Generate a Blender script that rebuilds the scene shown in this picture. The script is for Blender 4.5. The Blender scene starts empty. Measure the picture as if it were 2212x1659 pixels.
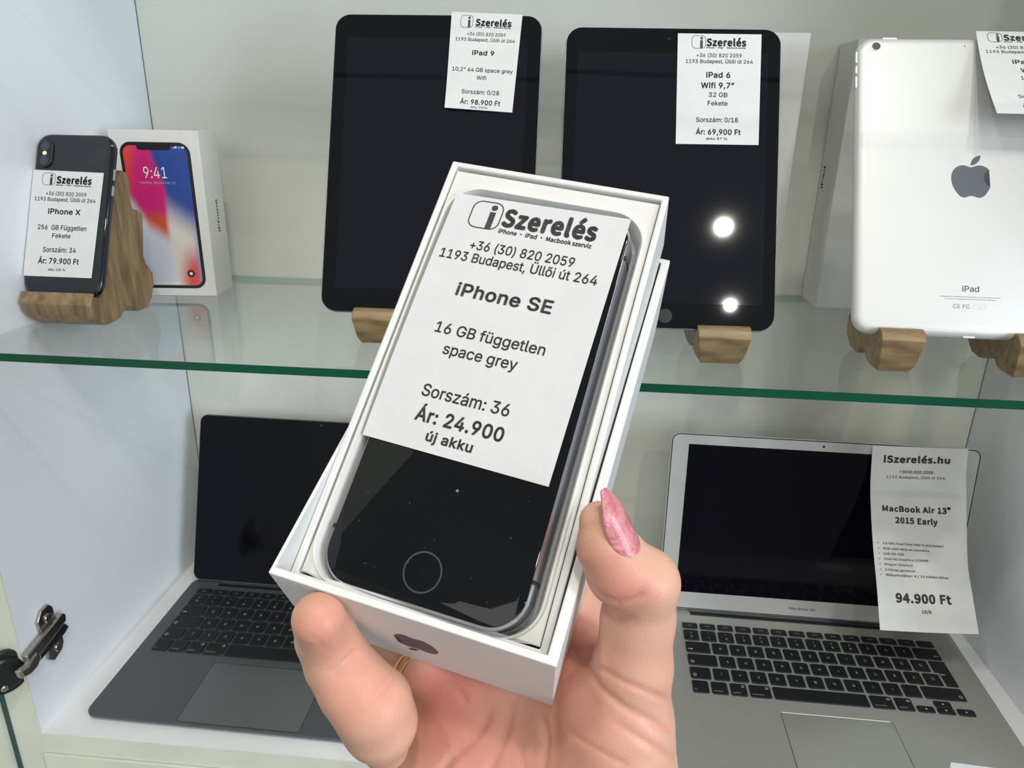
import bpy, bmesh, math, random
import numpy as np
from mathutils import Matrix, Vector

S = 0.001                     # everything below is written in millimetres
scn = bpy.context.scene
COL = scn.collection

# ------------------------------------------------------------------ camera
cam_d = bpy.data.cameras.new('camera')
cam_d.sensor_width = 36.0
cam_d.lens = 36.0 * 1559.9 / 2212.0
cam_d.clip_start = 0.01
cam = bpy.data.objects.new('camera', cam_d)
COL.objects.link(cam)
_r = Vector((0.99584, 0.08927, 0.01853)); _u = Vector((-0.04727, 0.33169, 0.94220)); _f = Vector((-0.07796, 0.93915, -0.33453))
cam.matrix_world = Matrix(((_r.x, _u.x, -_f.x, 0.47741), (_r.y, _u.y, -_f.y, -0.48874), (_r.z, _u.z, -_f.z, 0.54387), (0, 0, 0, 1)))
scn.camera = cam

# ------------------------------------------------------------------ world, lamps, exposure
scn.view_settings.view_transform = 'Standard'
scn.view_settings.look = 'None'
scn.view_settings.exposure = 0.07
scn.view_settings.gamma = 1.0
scn.view_settings.use_curve_mapping = False
wd = bpy.data.worlds.new('shop'); scn.world = wd; wd.use_nodes = True
wd.node_tree.nodes['Background'].inputs[0].default_value = (0.94, 0.97, 1.0, 1)
wd.node_tree.nodes['Background'].inputs[1].default_value = 0.22

def area(name, loc, target, size, power, color, size_y=None):
    l = bpy.data.lights.new(name, 'AREA'); l.energy = power; l.color = color
    l.shape = 'RECTANGLE'; l.size = size; l.size_y = size_y or size
    o = bpy.data.objects.new(name, l); COL.objects.link(o)
    o.location = loc
    o.rotation_euler = (Vector(target) - Vector(loc)).to_track_quat('-Z', 'Y').to_euler()
    return o
def lamp(name, loc, r, power, color):
    l = bpy.data.lights.new(name, 'POINT'); l.energy = power; l.color = color; l.shadow_soft_size = r
    o = bpy.data.objects.new(name, l); COL.objects.link(o); o.location = loc
    return o
area('ceiling_panel', (1.30, -0.95, 2.35), (0.45, 0.15, 0.35), 0.14, 4, (1.0, 0.97, 0.91))
area('ceiling_panel', (0.62, -1.05, 2.35), (0.45, 0.15, 0.35), 0.10, 9, (1.0, 0.97, 0.91))
area('ceiling_panel', (0.95, -0.75, 2.35), (0.45, 0.15, 0.30), 0.14, 5.5, (1.0, 0.97, 0.91))
area('ceiling_panel', (-0.45, -0.85, 2.35), (0.45, 0.15, 0.25), 0.14, 8, (1.0, 0.98, 0.93))
area('shop_window', (2.3, -1.45, 0.75), (0.0, 0.2, 0.2), 0.9, 33, (0.80, 0.90, 1.0), 1.0)
area('front_fill', (0.2, -2.7, 1.20), (0.45, 0.2, 0.4), 1.3, 8.5, (1.0, 0.98, 0.95), 1.0)  # added fill from behind the camera, lifts the cabinet's upright faces
lamp('ceiling_spot', (1.503, -2.706, 2.6), 0.036, 34, (1.0, 0.95, 0.86))
lamp('ceiling_spot', (1.772, -3.533, 2.6), 0.032, 20, (1.0, 0.95, 0.86))

# ------------------------------------------------------------------ materials
def mat(name, color, rough=0.5, metal=0.0, spec=0.5, noise=None, bump=None, coat=0.0, sss=None):
    m = bpy.data.materials.new(name); m.use_nodes = True
    nt = m.node_tree; b = nt.nodes['Principled BSDF']
    b.inputs['Base Color'].default_value = (*color, 1); b.inputs['Roughness'].default_value = rough
    b.inputs['Metallic'].default_value = metal; b.inputs['Specular IOR Level'].default_value = spec
    b.inputs['Coat Weight'].default_value = coat
    tc = nt.nodes.new('ShaderNodeTexCoord')
    if noise:
        sc, c2, det = noise
        n = nt.nodes.new('ShaderNodeTexNoise'); n.inputs['Scale'].default_value = sc; n.inputs['Detail'].default_value = det
        nt.links.new(tc.outputs['Object'], n.inputs['Vector'])
        mx = nt.nodes.new('ShaderNodeMix'); mx.data_type = 'RGBA'
        mr = nt.nodes.new('ShaderNodeMapRange'); mr.inputs[1].default_value = 0.35; mr.inputs[2].default_value = 0.65
        nt.links.new(n.outputs['Fac'], mr.inputs[0]); nt.links.new(mr.outputs[0], mx.inputs[0])
        mx.inputs[6].default_value = (*color, 1); mx.inputs[7].default_value = (*c2, 1)
        nt.links.new(mx.outputs[2], b.inputs['Base Color'])
    if bump:
        sc, st = bump
        n2 = nt.nodes.new('ShaderNodeTexNoise'); n2.inputs['Scale'].default_value = sc; n2.inputs['Detail'].default_value = 4
        nt.links.new(tc.outputs['Object'], n2.inputs['Vector'])
        bp = nt.nodes.new('ShaderNodeBump'); bp.inputs['Strength'].default_value = st; bp.inputs['Distance'].default_value = 0.001
        nt.links.new(n2.outputs['Fac'], bp.inputs['Height']); nt.links.new(bp.outputs['Normal'], b.inputs['Normal'])
    if sss:
        b.inputs['Subsurface Weight'].default_value = sss[0]; b.inputs['Subsurface Radius'].default_value = sss[1]; b.inputs['Subsurface Scale'].default_value = sss[2]
    return m
M = {}
M['side'] = mat('cool_white_board', (0.86, 0.885, 0.92), 0.45, noise=(3, (0.83, 0.855, 0.89), 3), bump=(900, 0.06))
M['side_r'] = M['side']
M['back'] = mat('warm_grey_board', (0.80, 0.80, 0.725), 0.5, noise=(9, (0.75, 0.75, 0.68), 4), bump=(700, 0.08))
M['floor'] = mat('white_board', (0.86, 0.86, 0.86), 0.45, noise=(5, (0.81, 0.81, 0.81), 3))
M['edge'] = mat('cream_edge_band', (0.76, 0.78, 0.66), 0.45, noise=(14, (0.70, 0.72, 0.60), 3))
M['gap'] = mat('dark_teal_glass_edge', (0.02, 0.07, 0.07), 0.2)
M['card'] = mat('white_card', (0.75, 0.74, 0.70), 0.5, noise=(60, (0.725, 0.715, 0.675), 3), bump=(1500, 0.05))
M['cardlid'] = mat('white_lid_card', (0.75, 0.745, 0.72), 0.38, bump=(1500, 0.05))
M['paper'] = mat('paper', (0.71, 0.71, 0.70), 0.75, noise=(90, (0.685, 0.685, 0.68), 4), bump=(500, 0.10))
M['ink'] = mat('black_ink', (0.045, 0.042, 0.045), 0.7)
M['greyink'] = mat('grey_print', (0.22, 0.22, 0.22), 0.6)
M['paleink'] = mat('pale_engraving', (0.62, 0.62, 0.60), 0.5)
M['glass'] = mat('black_glass', (0.005, 0.006, 0.007), 0.03, spec=0.33)
M['display'] = mat('dark_display', (0.008, 0.009, 0.013), 0.04, spec=0.32)
M['ldisplay'] = mat('laptop_display', (0.003, 0.003, 0.006), 0.08, spec=0.18)
M['silver'] = mat('silver_aluminium', (0.72, 0.72, 0.71), 0.38, 0.85)
M['silver_m'] = mat('matte_silver_aluminium', (0.38, 0.38, 0.35), 0.42, 0.45, noise=(400, (0.36, 0.36, 0.33), 2))
M['silver_l'] = mat('lit_lid_aluminium', (0.56, 0.56, 0.535), 0.42, 0.3)  # same metal as the base, painted lighter where the lid looks brighter lit
M['bright'] = mat('painted_trackpad_glint', (0.9, 0.9, 0.85), 0.35)  # near-white colour for the highlight drawn along the trackpad
M['silver_b'] = mat('tablet_aluminium', (0.66, 0.66, 0.635), 0.42, 0.25)
M['sgrey'] = mat('space_grey_aluminium', (0.105, 0.11, 0.12), 0.42, 0.45)
M['tpgrey'] = mat('space_grey_trackpad', (0.13, 0.132, 0.135), 0.35, 0.3)
M['rim'] = mat('blue_grey_rim', (0.40, 0.43, 0.50), 0.28, 0.9)
M['chamfer'] = mat('bright_chamfer', (0.85, 0.88, 0.92), 0.15, 1.0)
M['ring'] = mat('steel_ring', (0.10, 0.105, 0.115), 0.3, 0.6)
M['steel'] = mat('nickel_steel', (0.50, 0.47, 0.43), 0.22, 1.0, bump=(200, 0.2))
M['black'] = mat('black_plastic', (0.012, 0.013, 0.014), 0.35)
M['key'] = mat('black_key', (0.010, 0.011, 0.012), 0.45, spec=0.35)
M['legend'] = mat('key_legend', (0.62, 0.62, 0.60), 0.5)
M['logo'] = mat('mirror_grey', (0.20, 0.215, 0.235), 0.2, 0.5)
M['boxlogo'] = mat('grey_foil', (0.10, 0.09, 0.10), 0.35, 0.3)
M['xback'] = mat('black_back_glass', (0.010, 0.013, 0.018), 0.03, spec=0.5)
M['xband'] = mat('dark_steel_band', (0.10, 0.11, 0.13), 0.08, 1.0)
M['flash'] = bpy.data.materials.new('camera_flash'); M['flash'].use_nodes = True
M['flash'].node_tree.nodes['Principled BSDF'].inputs['Base Color'].default_value = (0.95, 0.90, 0.72, 1)
M['lens'] = mat('camera_lens', (0.02, 0.02, 0.045), 0.05, coat=1.0)
M['gold'] = mat('gold', (0.95, 0.72, 0.36), 0.15, 1.0)
M['white'] = mat('screen_white_print', (0.88, 0.88, 0.90), 0.5)

def wood(name, ax):
    m = bpy.data.materials.new(name); m.use_nodes = True; nt = m.node_tree; b = nt.nodes['Principled BSDF']
    tc = nt.nodes.new('ShaderNodeTexCoord'); mp = nt.nodes.new('ShaderNodeMapping'); mp.inputs['Scale'].default_value = ax
    w = nt.nodes.new('ShaderNodeTexNoise'); w.inputs['Scale'].default_value = 42; w.inputs['Detail'].default_value = 6; w.inputs['Distortion'].default_value = 0.6
    r = nt.nodes.new('ShaderNodeValToRGB')
    e = r.color_ramp.elements
    e[0].position = 0.30; e[0].color = (0.125, 0.080, 0.036, 1); e[1].position = 0.72; e[1].color = (0.33, 0.23, 0.115, 1)
    k = r.color_ramp.elements.new(0.5); k.color = (0.235, 0.155, 0.073, 1)
    nt.links.new(tc.outputs['Object'], mp.inputs[0]); nt.links.new(mp.outputs[0], w.inputs['Vector'])
    nt.links.new(w.outputs['Fac'], r.inputs[0]); nt.links.new(r.outputs[0], b.inputs['Base Color'])
    bp = nt.nodes.new('ShaderNodeBump'); bp.inputs['Strength'].default_value = 0.25; bp.inputs['Distance'].default_value = 0.001
    nt.links.new(w.outputs['Fac'], bp.inputs['Height']); nt.links.new(bp.outputs['Normal'], b.inputs['Normal'])
    b.inputs['Roughness'].default_value = 0.42
    return m
M['wood'] = wood('oiled_walnut', (3.2, 3.2, 0.5))
M['woodx'] = wood('oiled_oak', (0.7, 3.0, 3.0))

def shelf_glass():
    m = bpy.data.materials.new('clear_shelf_glass'); m.use_nodes = True; nt = m.node_tree
    for n in list(nt.nodes):
        if n.type == 'BSDF_PRINCIPLED': nt.nodes.remove(n)
    out = nt.nodes['Material Output']
    tr = nt.nodes.new('ShaderNodeBsdfTransparent'); tr.inputs[0].default_value = (0.968, 0.988, 0.975, 1)
    gl = nt.nodes.new('ShaderNodeBsdfGlossy'); gl.inputs['Roughness'].default_value = 0.02
    fr = nt.nodes.new('ShaderNodeFresnel'); fr.inputs[0].default_value = 1.5
    geo = nt.nodes.new('ShaderNodeNewGeometry'); inv = nt.nodes.new('ShaderNodeMath'); inv.operation = 'SUBTRACT'; inv.inputs[0].default_value = 1.0
    nt.links.new(geo.outputs['Backfacing'], inv.inputs[1])
    mu = nt.nodes.new('ShaderNodeMath'); mu.operation = 'MULTIPLY'; nt.links.new(inv.outputs[0], mu.inputs[1])
    mx = nt.nodes.new('ShaderNodeMixShader')
    nt.links.new(fr.outputs[0], mu.inputs[0]); nt.links.new(mu.outputs[0], mx.inputs[0])
    nt.links.new(tr.outputs[0], mx.inputs[1]); nt.links.new(gl.outputs[0], mx.inputs[2])
    nt.links.new(mx.outputs[0], out.inputs['Surface'])
    return m
M['shelf'] = shelf_glass()
M['shelfback'] = mat('pale_green_glass_edge', (0.42, 0.55, 0.48), 0.2)
M['cornerline'] = mat('painted_corner_line', (0.16, 0.165, 0.17), 0.8)
M['shelfedge'] = mat('green_glass_edge', (0.004, 0.060, 0.030), 0.15, spec=0.3, noise=(6, (0.006, 0.085, 0.045), 2))
def vcol(name, rough=0.4):
    m = bpy.data.materials.new(name); m.use_nodes = True; nt = m.node_tree
    a = nt.nodes.new('ShaderNodeAttribute'); a.attribute_name = 'Col'
    nt.links.new(a.outputs['Color'], nt.nodes['Principled BSDF'].inputs['Base Color'])
    nt.nodes['Principled BSDF'].inputs['Roughness'].default_value = rough
    return m
M['print'] = vcol('colour_print')

# ------------------------------------------------------------------ mesh helpers
class MB:
    def __init__(s): s.v = []; s.f = []; s.m = []
    def add(s, verts, faces, m=0):
        k = len(s.v); s.v += [tuple(map(float, p)) for p in verts]; s.f += [tuple(i + k for i in f) for f in faces]; s.m += [m] * len(faces); return s
    def loft(s, rings, m=0, cap0=True, cap1=True, closed=True):
        n = len(rings[0]); k = len(s.v)
        for r in rings: s.v += [tuple(map(float, p)) for p in r]
        for i in range(len(rings) - 1):
            for j in range(n if closed else n - 1):
                a = k + i * n + j; b = k + i * n + (j + 1) % n
                s.f.append((a, b, b + n, a + n)); s.m.append(m)
        if cap0: s.f.append(tuple(k + j for j in range(n - 1, -1, -1))); s.m.append(m)
        if cap1: s.f.append(tuple(k + (len(rings) - 1) * n + j for j in range(n))); s.m.append(m)
        return s
    def box(s, x0, x1, y0, y1, z0, z1, m=0):
        p = [(x0, y0), (x1, y0), (x1, y1), (x0, y1)]
        return s.loft([[(a, b, z0) for a, b in p], [(a, b, z1) for a, b in p]], m)
    def slab(s, x0, x1, y0, y1, r, prof, m=0, seg=6, cap0=True, cap1=True):
        return s.loft([rr(x0 + i, x1 - i, y0 + i, y1 - i, max(r - i, 0.05), z, seg) for i, z in prof], m, cap0, cap1)
    def cyl(s, c, ax, r, h, m=0, seg=24, r2=None, bev=0):
        ax = Vector(ax).normalized(); t = ax.orthogonal().normalized(); b = ax.cross(t); c = Vector(c)
        r2 = r if r2 is None else r2
        ring = lambda rad, d: [c + ax * d + (t * math.cos(2 * math.pi * i / seg) + b * math.sin(2 * math.pi * i / seg)) * rad for i in range(seg)]
        rs = [ring(r, 0), ring(r2, h)] if not bev else [ring(r, 0), ring(r2, h - bev), ring(r2 - bev, h)]
        return s.loft(rs, m)
    def tube(s, pts, r, m=0, seg=10, closed=False):
        pts = [Vector(p) for p in pts]; n = len(pts); rings = []; prev = None
        for i, p in enumerate(pts):
            a = pts[(i + 1) % n] if closed or i < n - 1 else p; b = pts[i - 1] if closed or i > 0 else p
            d = (a - b).normalized()
            t = d.orthogonal().normalized() if prev is None else (prev - d * prev.dot(d)).normalized()
            prev = t; bb = d.cross(t)
            rings.append([p + (t * math.cos(2 * math.pi * j / seg) + bb * math.sin(2 * math.pi * j / seg)) * (r if not callable(r) else r(i / (n - 1))) for j in range(seg)])
        if closed: rings.append(rings[0]); return s.loft(rings, m, False, False)
        return s.loft(rings, m)
    def prism(s, poly, x0, x1, m=0):
        """poly is (y, z); x0/x1 numbers or functions of (y, z)"""
        f = lambda q, p: q(*p) if callable(q) else q
        return s.loft([[(f(x0, p), p[0], p[1]) for p in poly], [(f(x1, p), p[0], p[1]) for p in poly]], m)
    def build(s, name, mats, parent=None, smooth=35, bevel=None, frame=None):
        me = bpy.data.meshes.new(name)
        me.from_pydata([(a * S, b * S, c * S) for a, b, c in s.v], [], s.f)
        for mm in (mats if isinstance(mats, (list, tuple)) else [mats]): me.materials.append(mm)
        me.polygons.foreach_set('material_index', s.m)
        bm = bmesh.new(); bm.from_mesh(me); bmesh.ops.recalc_face_normals(bm, faces=bm.faces); bm.to_mesh(me); bm.free()
        if smooth:
            me.polygons.foreach_set('use_smooth', [True] * len(me.polygons)); me.set_sharp_from_angle(angle=math.radians(smooth))
        o = bpy.data.objects.new(name, me); COL.objects.link(o)
        if parent: o.parent = parent
        if frame is not None: o.matrix_world = frame
        if bevel:
            bv = o.modifiers.new('bevel', 'BEVEL'); bv.width = bevel * S; bv.segments = 3; bv.limit_method = 'ANGLE'; bv.angle_limit = math.radians(30)
        return o
def rr(x0, x1, y0, y1, r, z, seg=6):
    o = []
    for cx, cy, a0 in ((x1 - r, y0 + r, -90), (x1 - r, y1 - r, 0), (x0 + r, y1 - r, 90), (x0 + r, y0 + r, 180)):
        for i in range(seg + 1):
            a = math.radians(a0 + 90 * i / seg); o.append((cx + r * math.cos(a), cy + r * math.sin(a), z))
    return o
def tag(o, label, cat, group=None, kind=None):
    o['label'] = label
    if cat: o['category'] = cat
    if group: o['group'] = group
    if kind: o['kind'] = kind
    return o
def struct(name, mb, m, label=None, **k):
    o = mb.build(name, m, **k); o['kind'] = 'structure'
    if label: o['label'] = label
    return o
def frame(O, U, V):
    U = Vector(U).normalized(); V = Vector(V); V = (V - U * V.dot(U)).normalized(); N = U.cross(V)
    return Matrix(((U.x, V.x, N.x, O[0] * S), (U.y, V.y, N.y, O[1] * S), (U.z, V.z, N.z, O[2] * S), (0, 0, 0, 1)))
def thing(name, label, cat, fr, group=None):
    o = bpy.data.objects.new(name, None); o.empty_display_size = 0.02; COL.objects.link(o); o.matrix_world = fr
    return tag(o, label, cat, group)
I4 = frame((0, 0, 0), (1, 0, 0), (0, 1, 0))
def FR(x, y, z, rz=0): return frame((x, y, z), (math.cos(rz), math.sin(rz), 0), (-math.sin(rz), math.cos(rz), 0))

# ------------------------------------------------------------------ lettering
_tc = {}
from mathutils.geometry import delaunay_2d_cdt
def fill_loops(me):
    """fill the outlines of a text by the non-zero winding rule, so that overlapping strokes stay solid"""
    if not len(me.vertices): return np.zeros((1, 2)), []
    P = np.array([tuple(p.co)[:2] for p in me.vertices]); E = [tuple(e.vertices) for e in me.edges]
    vo, _, fo = delaunay_2d_cdt([Vector(p) for p in P], E, [], 0, 1e-6)[:3]
    Q = np.array([tuple(v) for v in vo]); T = np.array([list(f) for f in fo if len(f) == 3])
    C_ = Q[T].mean(1); A = P[[e[0] for e in E]]; B_ = P[[e[1] for e in E]]
    y = C_[:, 1:2]; up = (A[:, 1] <= y) & (B_[:, 1] > y); dn = (A[:, 1] > y) & (B_[:, 1] <= y)
    dy = np.where(np.abs(B_[:, 1] - A[:, 1]) < 1e-12, 1e-12, B_[:, 1] - A[:, 1])
    xi = A[:, 0] + (y - A[:, 1]) / dy * (B_[:, 0] - A[:, 0]); rt = xi > C_[:, 0:1]
    w = (up & rt).sum(1) - (dn & rt).sum(1)
    return Q, [tuple(int(i) for i in t) for t in T[w != 0]]
import os
_fd = os.path.join(bpy.utils.resource_path('LOCAL'), 'datafiles', 'fonts')
def _font(n):
    try: return bpy.data.fonts.load(os.path.join(_fd, n))          # typefaces that ship with Blender itself
    except Exception: return None
FONT = {'a': _font('Inter.woff2'), 'b': _font('Noto Sans CJK Regular.woff2')}
_face = ['a']
def glyphs(s, spaced=False):
    k = (s, _face[0], spaced)
    if k not in _tc:
        c = bpy.data.curves.new('t', 'FONT'); c.body = s; c.resolution_u = 3; c.size = 1.0; c.space_character = 1.05 if spaced else 1.0
        if FONT[_face[0]]: c.font = FONT[_face[0]]
        o = bpy.data.objects.new('t', c)
        c.fill_mode = 'NONE'
        me = bpy.data.meshes.new_from_object(o)
        v, f = fill_loops(me)
        bpy.data.objects.remove(o); bpy.data.curves.remove(c); bpy.data.meshes.remove(me)
        _tc[k] = (v, f)
    return _tc[k]
CAP = {}
def put(mb, s, u0, u1, base, cap, fn, bold=0.0, m=0):
    """write s from u0 to u1 with its baseline at height base and capitals cap tall; fn maps (u, v) to a point"""
    if _face[0] not in CAP: CAP[_face[0]] = glyphs('H')[0][:, 1].max()
    sv_ = _face[0]
    if sv_ == 'b' and any(ch in s for ch in 'őűŐŰ'): _face[0] = 'a'
    if -.001 < bold < .008: bold = .009
    v, f = glyphs(s, bold > .015)
    a, b = v[:, 0].min(), v[:, 0].max(); sx = (u1 - u0) / max(b - a + 2 * bold, 1e-6); sy = cap / (CAP[_face[0]] + 2 * bold)
    sh = [(0, 0)] if bold < .006 else [(bold * math.cos(q), bold * math.sin(q)) for q in [math.pi * i / 4 for i in range(8)]]
    for dx, dy in sh:
        mb.add([fn(u0 + (p[0] - a + bold + dx) * sx, base + (p[1] + bold + dy) * sy) for p in v], f, m)
    _face[0] = sv_
def ribbon(mb, pts, w, fn, m=0, closed=True):
    """a stroked outline of width w"""
    n = len(pts); L = []; R_ = []
    for i in range(n):
        a = np.array(pts[i - 1] if closed or i else pts[i]); b = np.array(pts[(i + 1) % n] if closed or i < n - 1 else pts[i]); d = b - a; d = d / (np.linalg.norm(d) + 1e-9)
        q = np.array([-d[1], d[0]]) * w / 2; p = np.array(pts[i]); L.append(fn(*(p + q))); R_.append(fn(*(p - q)))
    mb.add(L + R_, [(i, (i + 1) % n, n + (i + 1) % n, n + i) for i in range(n if closed else n - 1)], m)
def disc(mb, c, r, fn, m=0, seg=20):
    mb.add([fn(c[0] + r * math.cos(2 * math.pi * i / seg), c[1] + r * math.sin(2 * math.pi * i / seg)) for i in range(seg)], [tuple(range(seg))], m)
def bez(p0, segs, n=8):
    out = [p0]; cur = np.array(p0, float)
    for c1, c2, e in segs:
        c1, c2, e = map(lambda q: np.array(q, float), (c1, c2, e))
        for i in range(1, n + 1):
            t = i / n; out.append(tuple((1 - t) ** 3 * cur + 3 * (1 - t) ** 2 * t * c1 + 3 * (1 - t) * t * t * c2 + t ** 3 * e))
        cur = e
    return out
def fruit_logo(mb, cx, cy, w, fn, m=0, h=None, th=0.0, flip=False):
    """fruit emblem with a bite and a leaf, w wide over the body, centred on the body"""
    body = bez((318.7, 268.7), [((318.5, 232), (335.1, 204.3), (368.7, 183.9)), ((349.9, 157), (321.5, 142.2), (284, 139.3)), ((248.5, 136.5), (209.7, 160), (195.5, 160)),
        ((180.5, 160), (146.1, 140.3), (119.1, 140.3)), ((63.3, 141.2), (4, 184.8), (4, 273.5)), ((4, 299.7), (8.8, 326.8), (18.4, 354.7)), ((31.2, 391.4), (77.4, 481.4), (125.6, 479.9)),
        ((150.8, 479.3), (168.6, 462), (201.4, 462)), ((233.2, 462), (249.7, 479.9), (277.8, 479.9)), ((326.4, 479.2), (368.2, 397.4), (380.4, 360.6)), ((315.2, 329.9), (318.7, 270.6), (318.7, 268.7))], 6)[:-1]
    leaf = bez((262.1, 104.5), [((289.4, 72.1), (286.9, 42.6), (286.1, 32)), ((262, 33.4), (234.1, 48.4), (218.2, 66.9)), ((200.7, 86.7), (190.4, 111.2), (192.6, 138.8)), ((218.7, 140.8), (242.5, 127.4), (262.1, 104.5))], 6)[:-1]
    k = w / 376.0; kh = k if h is None else h / 340.0; sg = -1 if not flip else 1
    for P in (body, leaf):
        q = [(cx + (x - 192) * k, cy + sg * (y - 310) * kh) for x, y in P]
        bm = bmesh.new(); vs = [bm.verts.new((a, b, 0)) for a, b in q]; f = bm.faces.new(vs)
        bmesh.ops.triangulate(bm, faces=[f]); bm.verts.index_update()
        mb.add([fn(v.co.x, v.co.y) for v in bm.verts], [tuple(v.index for v in g.verts) for g in bm.faces], m); bm.free()

# ================================================================== the display cabinet (setting)
W, D, ZS, TH = 945.2, 329.6, 372.1, 18.0
TOP, LOW = 950.0, -150.0
struct('floor', MB().box(0, W, 0, D, -22, 0), M['floor'])
struct('wall_back', MB().box(-TH, W + TH, D, D + 8, LOW, TOP), M['back'])
struct('wall_left', MB().box(-TH, 0, 0.4, D, LOW, TOP), M['side'])
struct('wall_right', MB().box(W, W + TH, 0.4, D, LOW, TOP), M['side_r'])
struct('ceiling', MB().box(-TH, W + TH, 8, D, TOP, TOP + 18), M['floor'])  # unseen cabinet top, set low to shade the upper back wall
struct('trim_1', MB().box(-27, -0.1, -0.8, 0.3, LOW, TOP), M['edge'])
struct('trim_2', MB().box(W + .1, W + TH + 5, -0.8, 0.3, LOW, TOP), M['edge'])
struct('trim_3', MB().box(0, W, -0.8, -0.05, -22, -0.02), M['edge'])
struct('trim_4', MB().box(0, W, -3.5, D, LOW, -23), M['edge'])
struct('corner_line_1', MB().box(0, 0.7, D - .7, D, 0, TOP), M['cornerline'])  # dark line painted into the corner to set the walls apart
struct('corner_line_2', MB().box(W - .7, W, D - .7, D, 0, TOP), M['cornerline'])  # same painted corner line on the right
# the glazed door, standing open on the left: cream frame and dark glass edge, seen along its thickness
dr = bpy.data.objects.new('door_1', None); COL.objects.link(dr); dr['kind'] = 'structure'; dr.matrix_world = FR(0, 0, 0)
MB().box(-31.5, -27, -2, 1.2, LOW, TOP).build('glass_edge', M['gap'], dr)
MB().box(-39, -31.5, -420, 1.2, LOW, TOP).build('door_frame', M['edge'], dr)

def shelf(z, label):
    t = thing('glass_shelf', label, 'shelf', FR(0, 0, z), 'glass shelves of the cabinet')
    MB().box(0.5, W - 0.5, 8.4, 327.5, -6.2, 0).build('glass_pane', M['shelf'], t, smooth=0)
    e = MB().box(0.5, W - 0.5, 7.8, 8.35, -6.3, 0.05).build('polished_front_edge', M['shelfedge'], t, smooth=0); e['label'] = 'green front edge'
    e = MB().box(0.5, W - 0.5, 327.55, 328.2, -6.2, 0).build('polished_back_edge', M['shelfback'], t, smooth=0)
    return t
shelf(ZS, 'clear glass shelf with a green front edge, carrying the tablets, across the middle')
shelf(733.0, 'upper clear glass shelf with a green edge, above the tablets')

# ================================================================== cabinet hinge
h = thing('cabinet_hinge', 'steel concealed hinge with a black cup, screwed to the left cabinet side low down', 'hinge', FR(0, 0, 0))
hp = MB()
hp.prism([(22, 94), (21, 108), (28, 116), (37, 117), (42, 111), (43, 95), (40, 90)], 0.3, 3.6)
hp.prism([(26, 84), (24, 64), (30, 58), (42, 62), (46, 68), (46, 82)], 0.3, 3.6)
hp.box(0.3, 3.2, 24, 44, 78, 98)
hp.build('mounting_plate', M['steel'], h, bevel=1.0)
ha = MB(); ha.prism([(-3, 83), (-4, 92), (46, 101), (50, 97), (49, 90), (10, 81)], 3.6, 8.5)
ha.build('hinge_arm', M['steel'], h, bevel=1.4)
hs = MB(); hs.prism([(4, 80), (48, 88), (53, 80), (46, 77), (12, 74)], 3.4, 6.0); hs.build('arm_side', M['black'], h, bevel=.6)
hl = MB(); hl.prism([(-14, 76), (-16, 86), (-6, 84), (2, 88), (8, 88), (11, 80), (4, 74), (-4, 73)], 3.0, 10); hl.build('hinge_link', M['steel'], h, bevel=2.0)
for y, z in ((33, 105), (37, 69), (40, 79)):
    sc = MB().cyl((3.5, y, z), (1, 0, 0), 4.4, 1.6, seg=20, bev=0.6); sc.box(5.0, 5.3, y - 3, y + 3, z - .5, z + .5); sc.box(5.0, 5.3, y - .5, y + .5, z - 3, z + 3)
    sc.build('screw', M['steel'], h)
cu = MB(); ax = Vector((0.80, -0.60, 0.0))
cu.cyl(Vector((-13, -9, 77)) - ax * 2, ax, 21.5, 5, seg=36, bev=1.2); cu.cyl(Vector((-13, -9, 77)) + ax * 3, ax, 16, 4, seg=30, bev=2)
cu.build('hinge_cup', M['black'], h)
for dz, off in ((11, -5), (-12, -3)):
    MB().cyl(Vector((-13, -9, 77)) + ax * 3 + Vector((off * .6, off * .8, dz)), ax, 3.0, 5.0, seg=16, bev=1).build('cup_screw', M['steel'], h)

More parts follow.
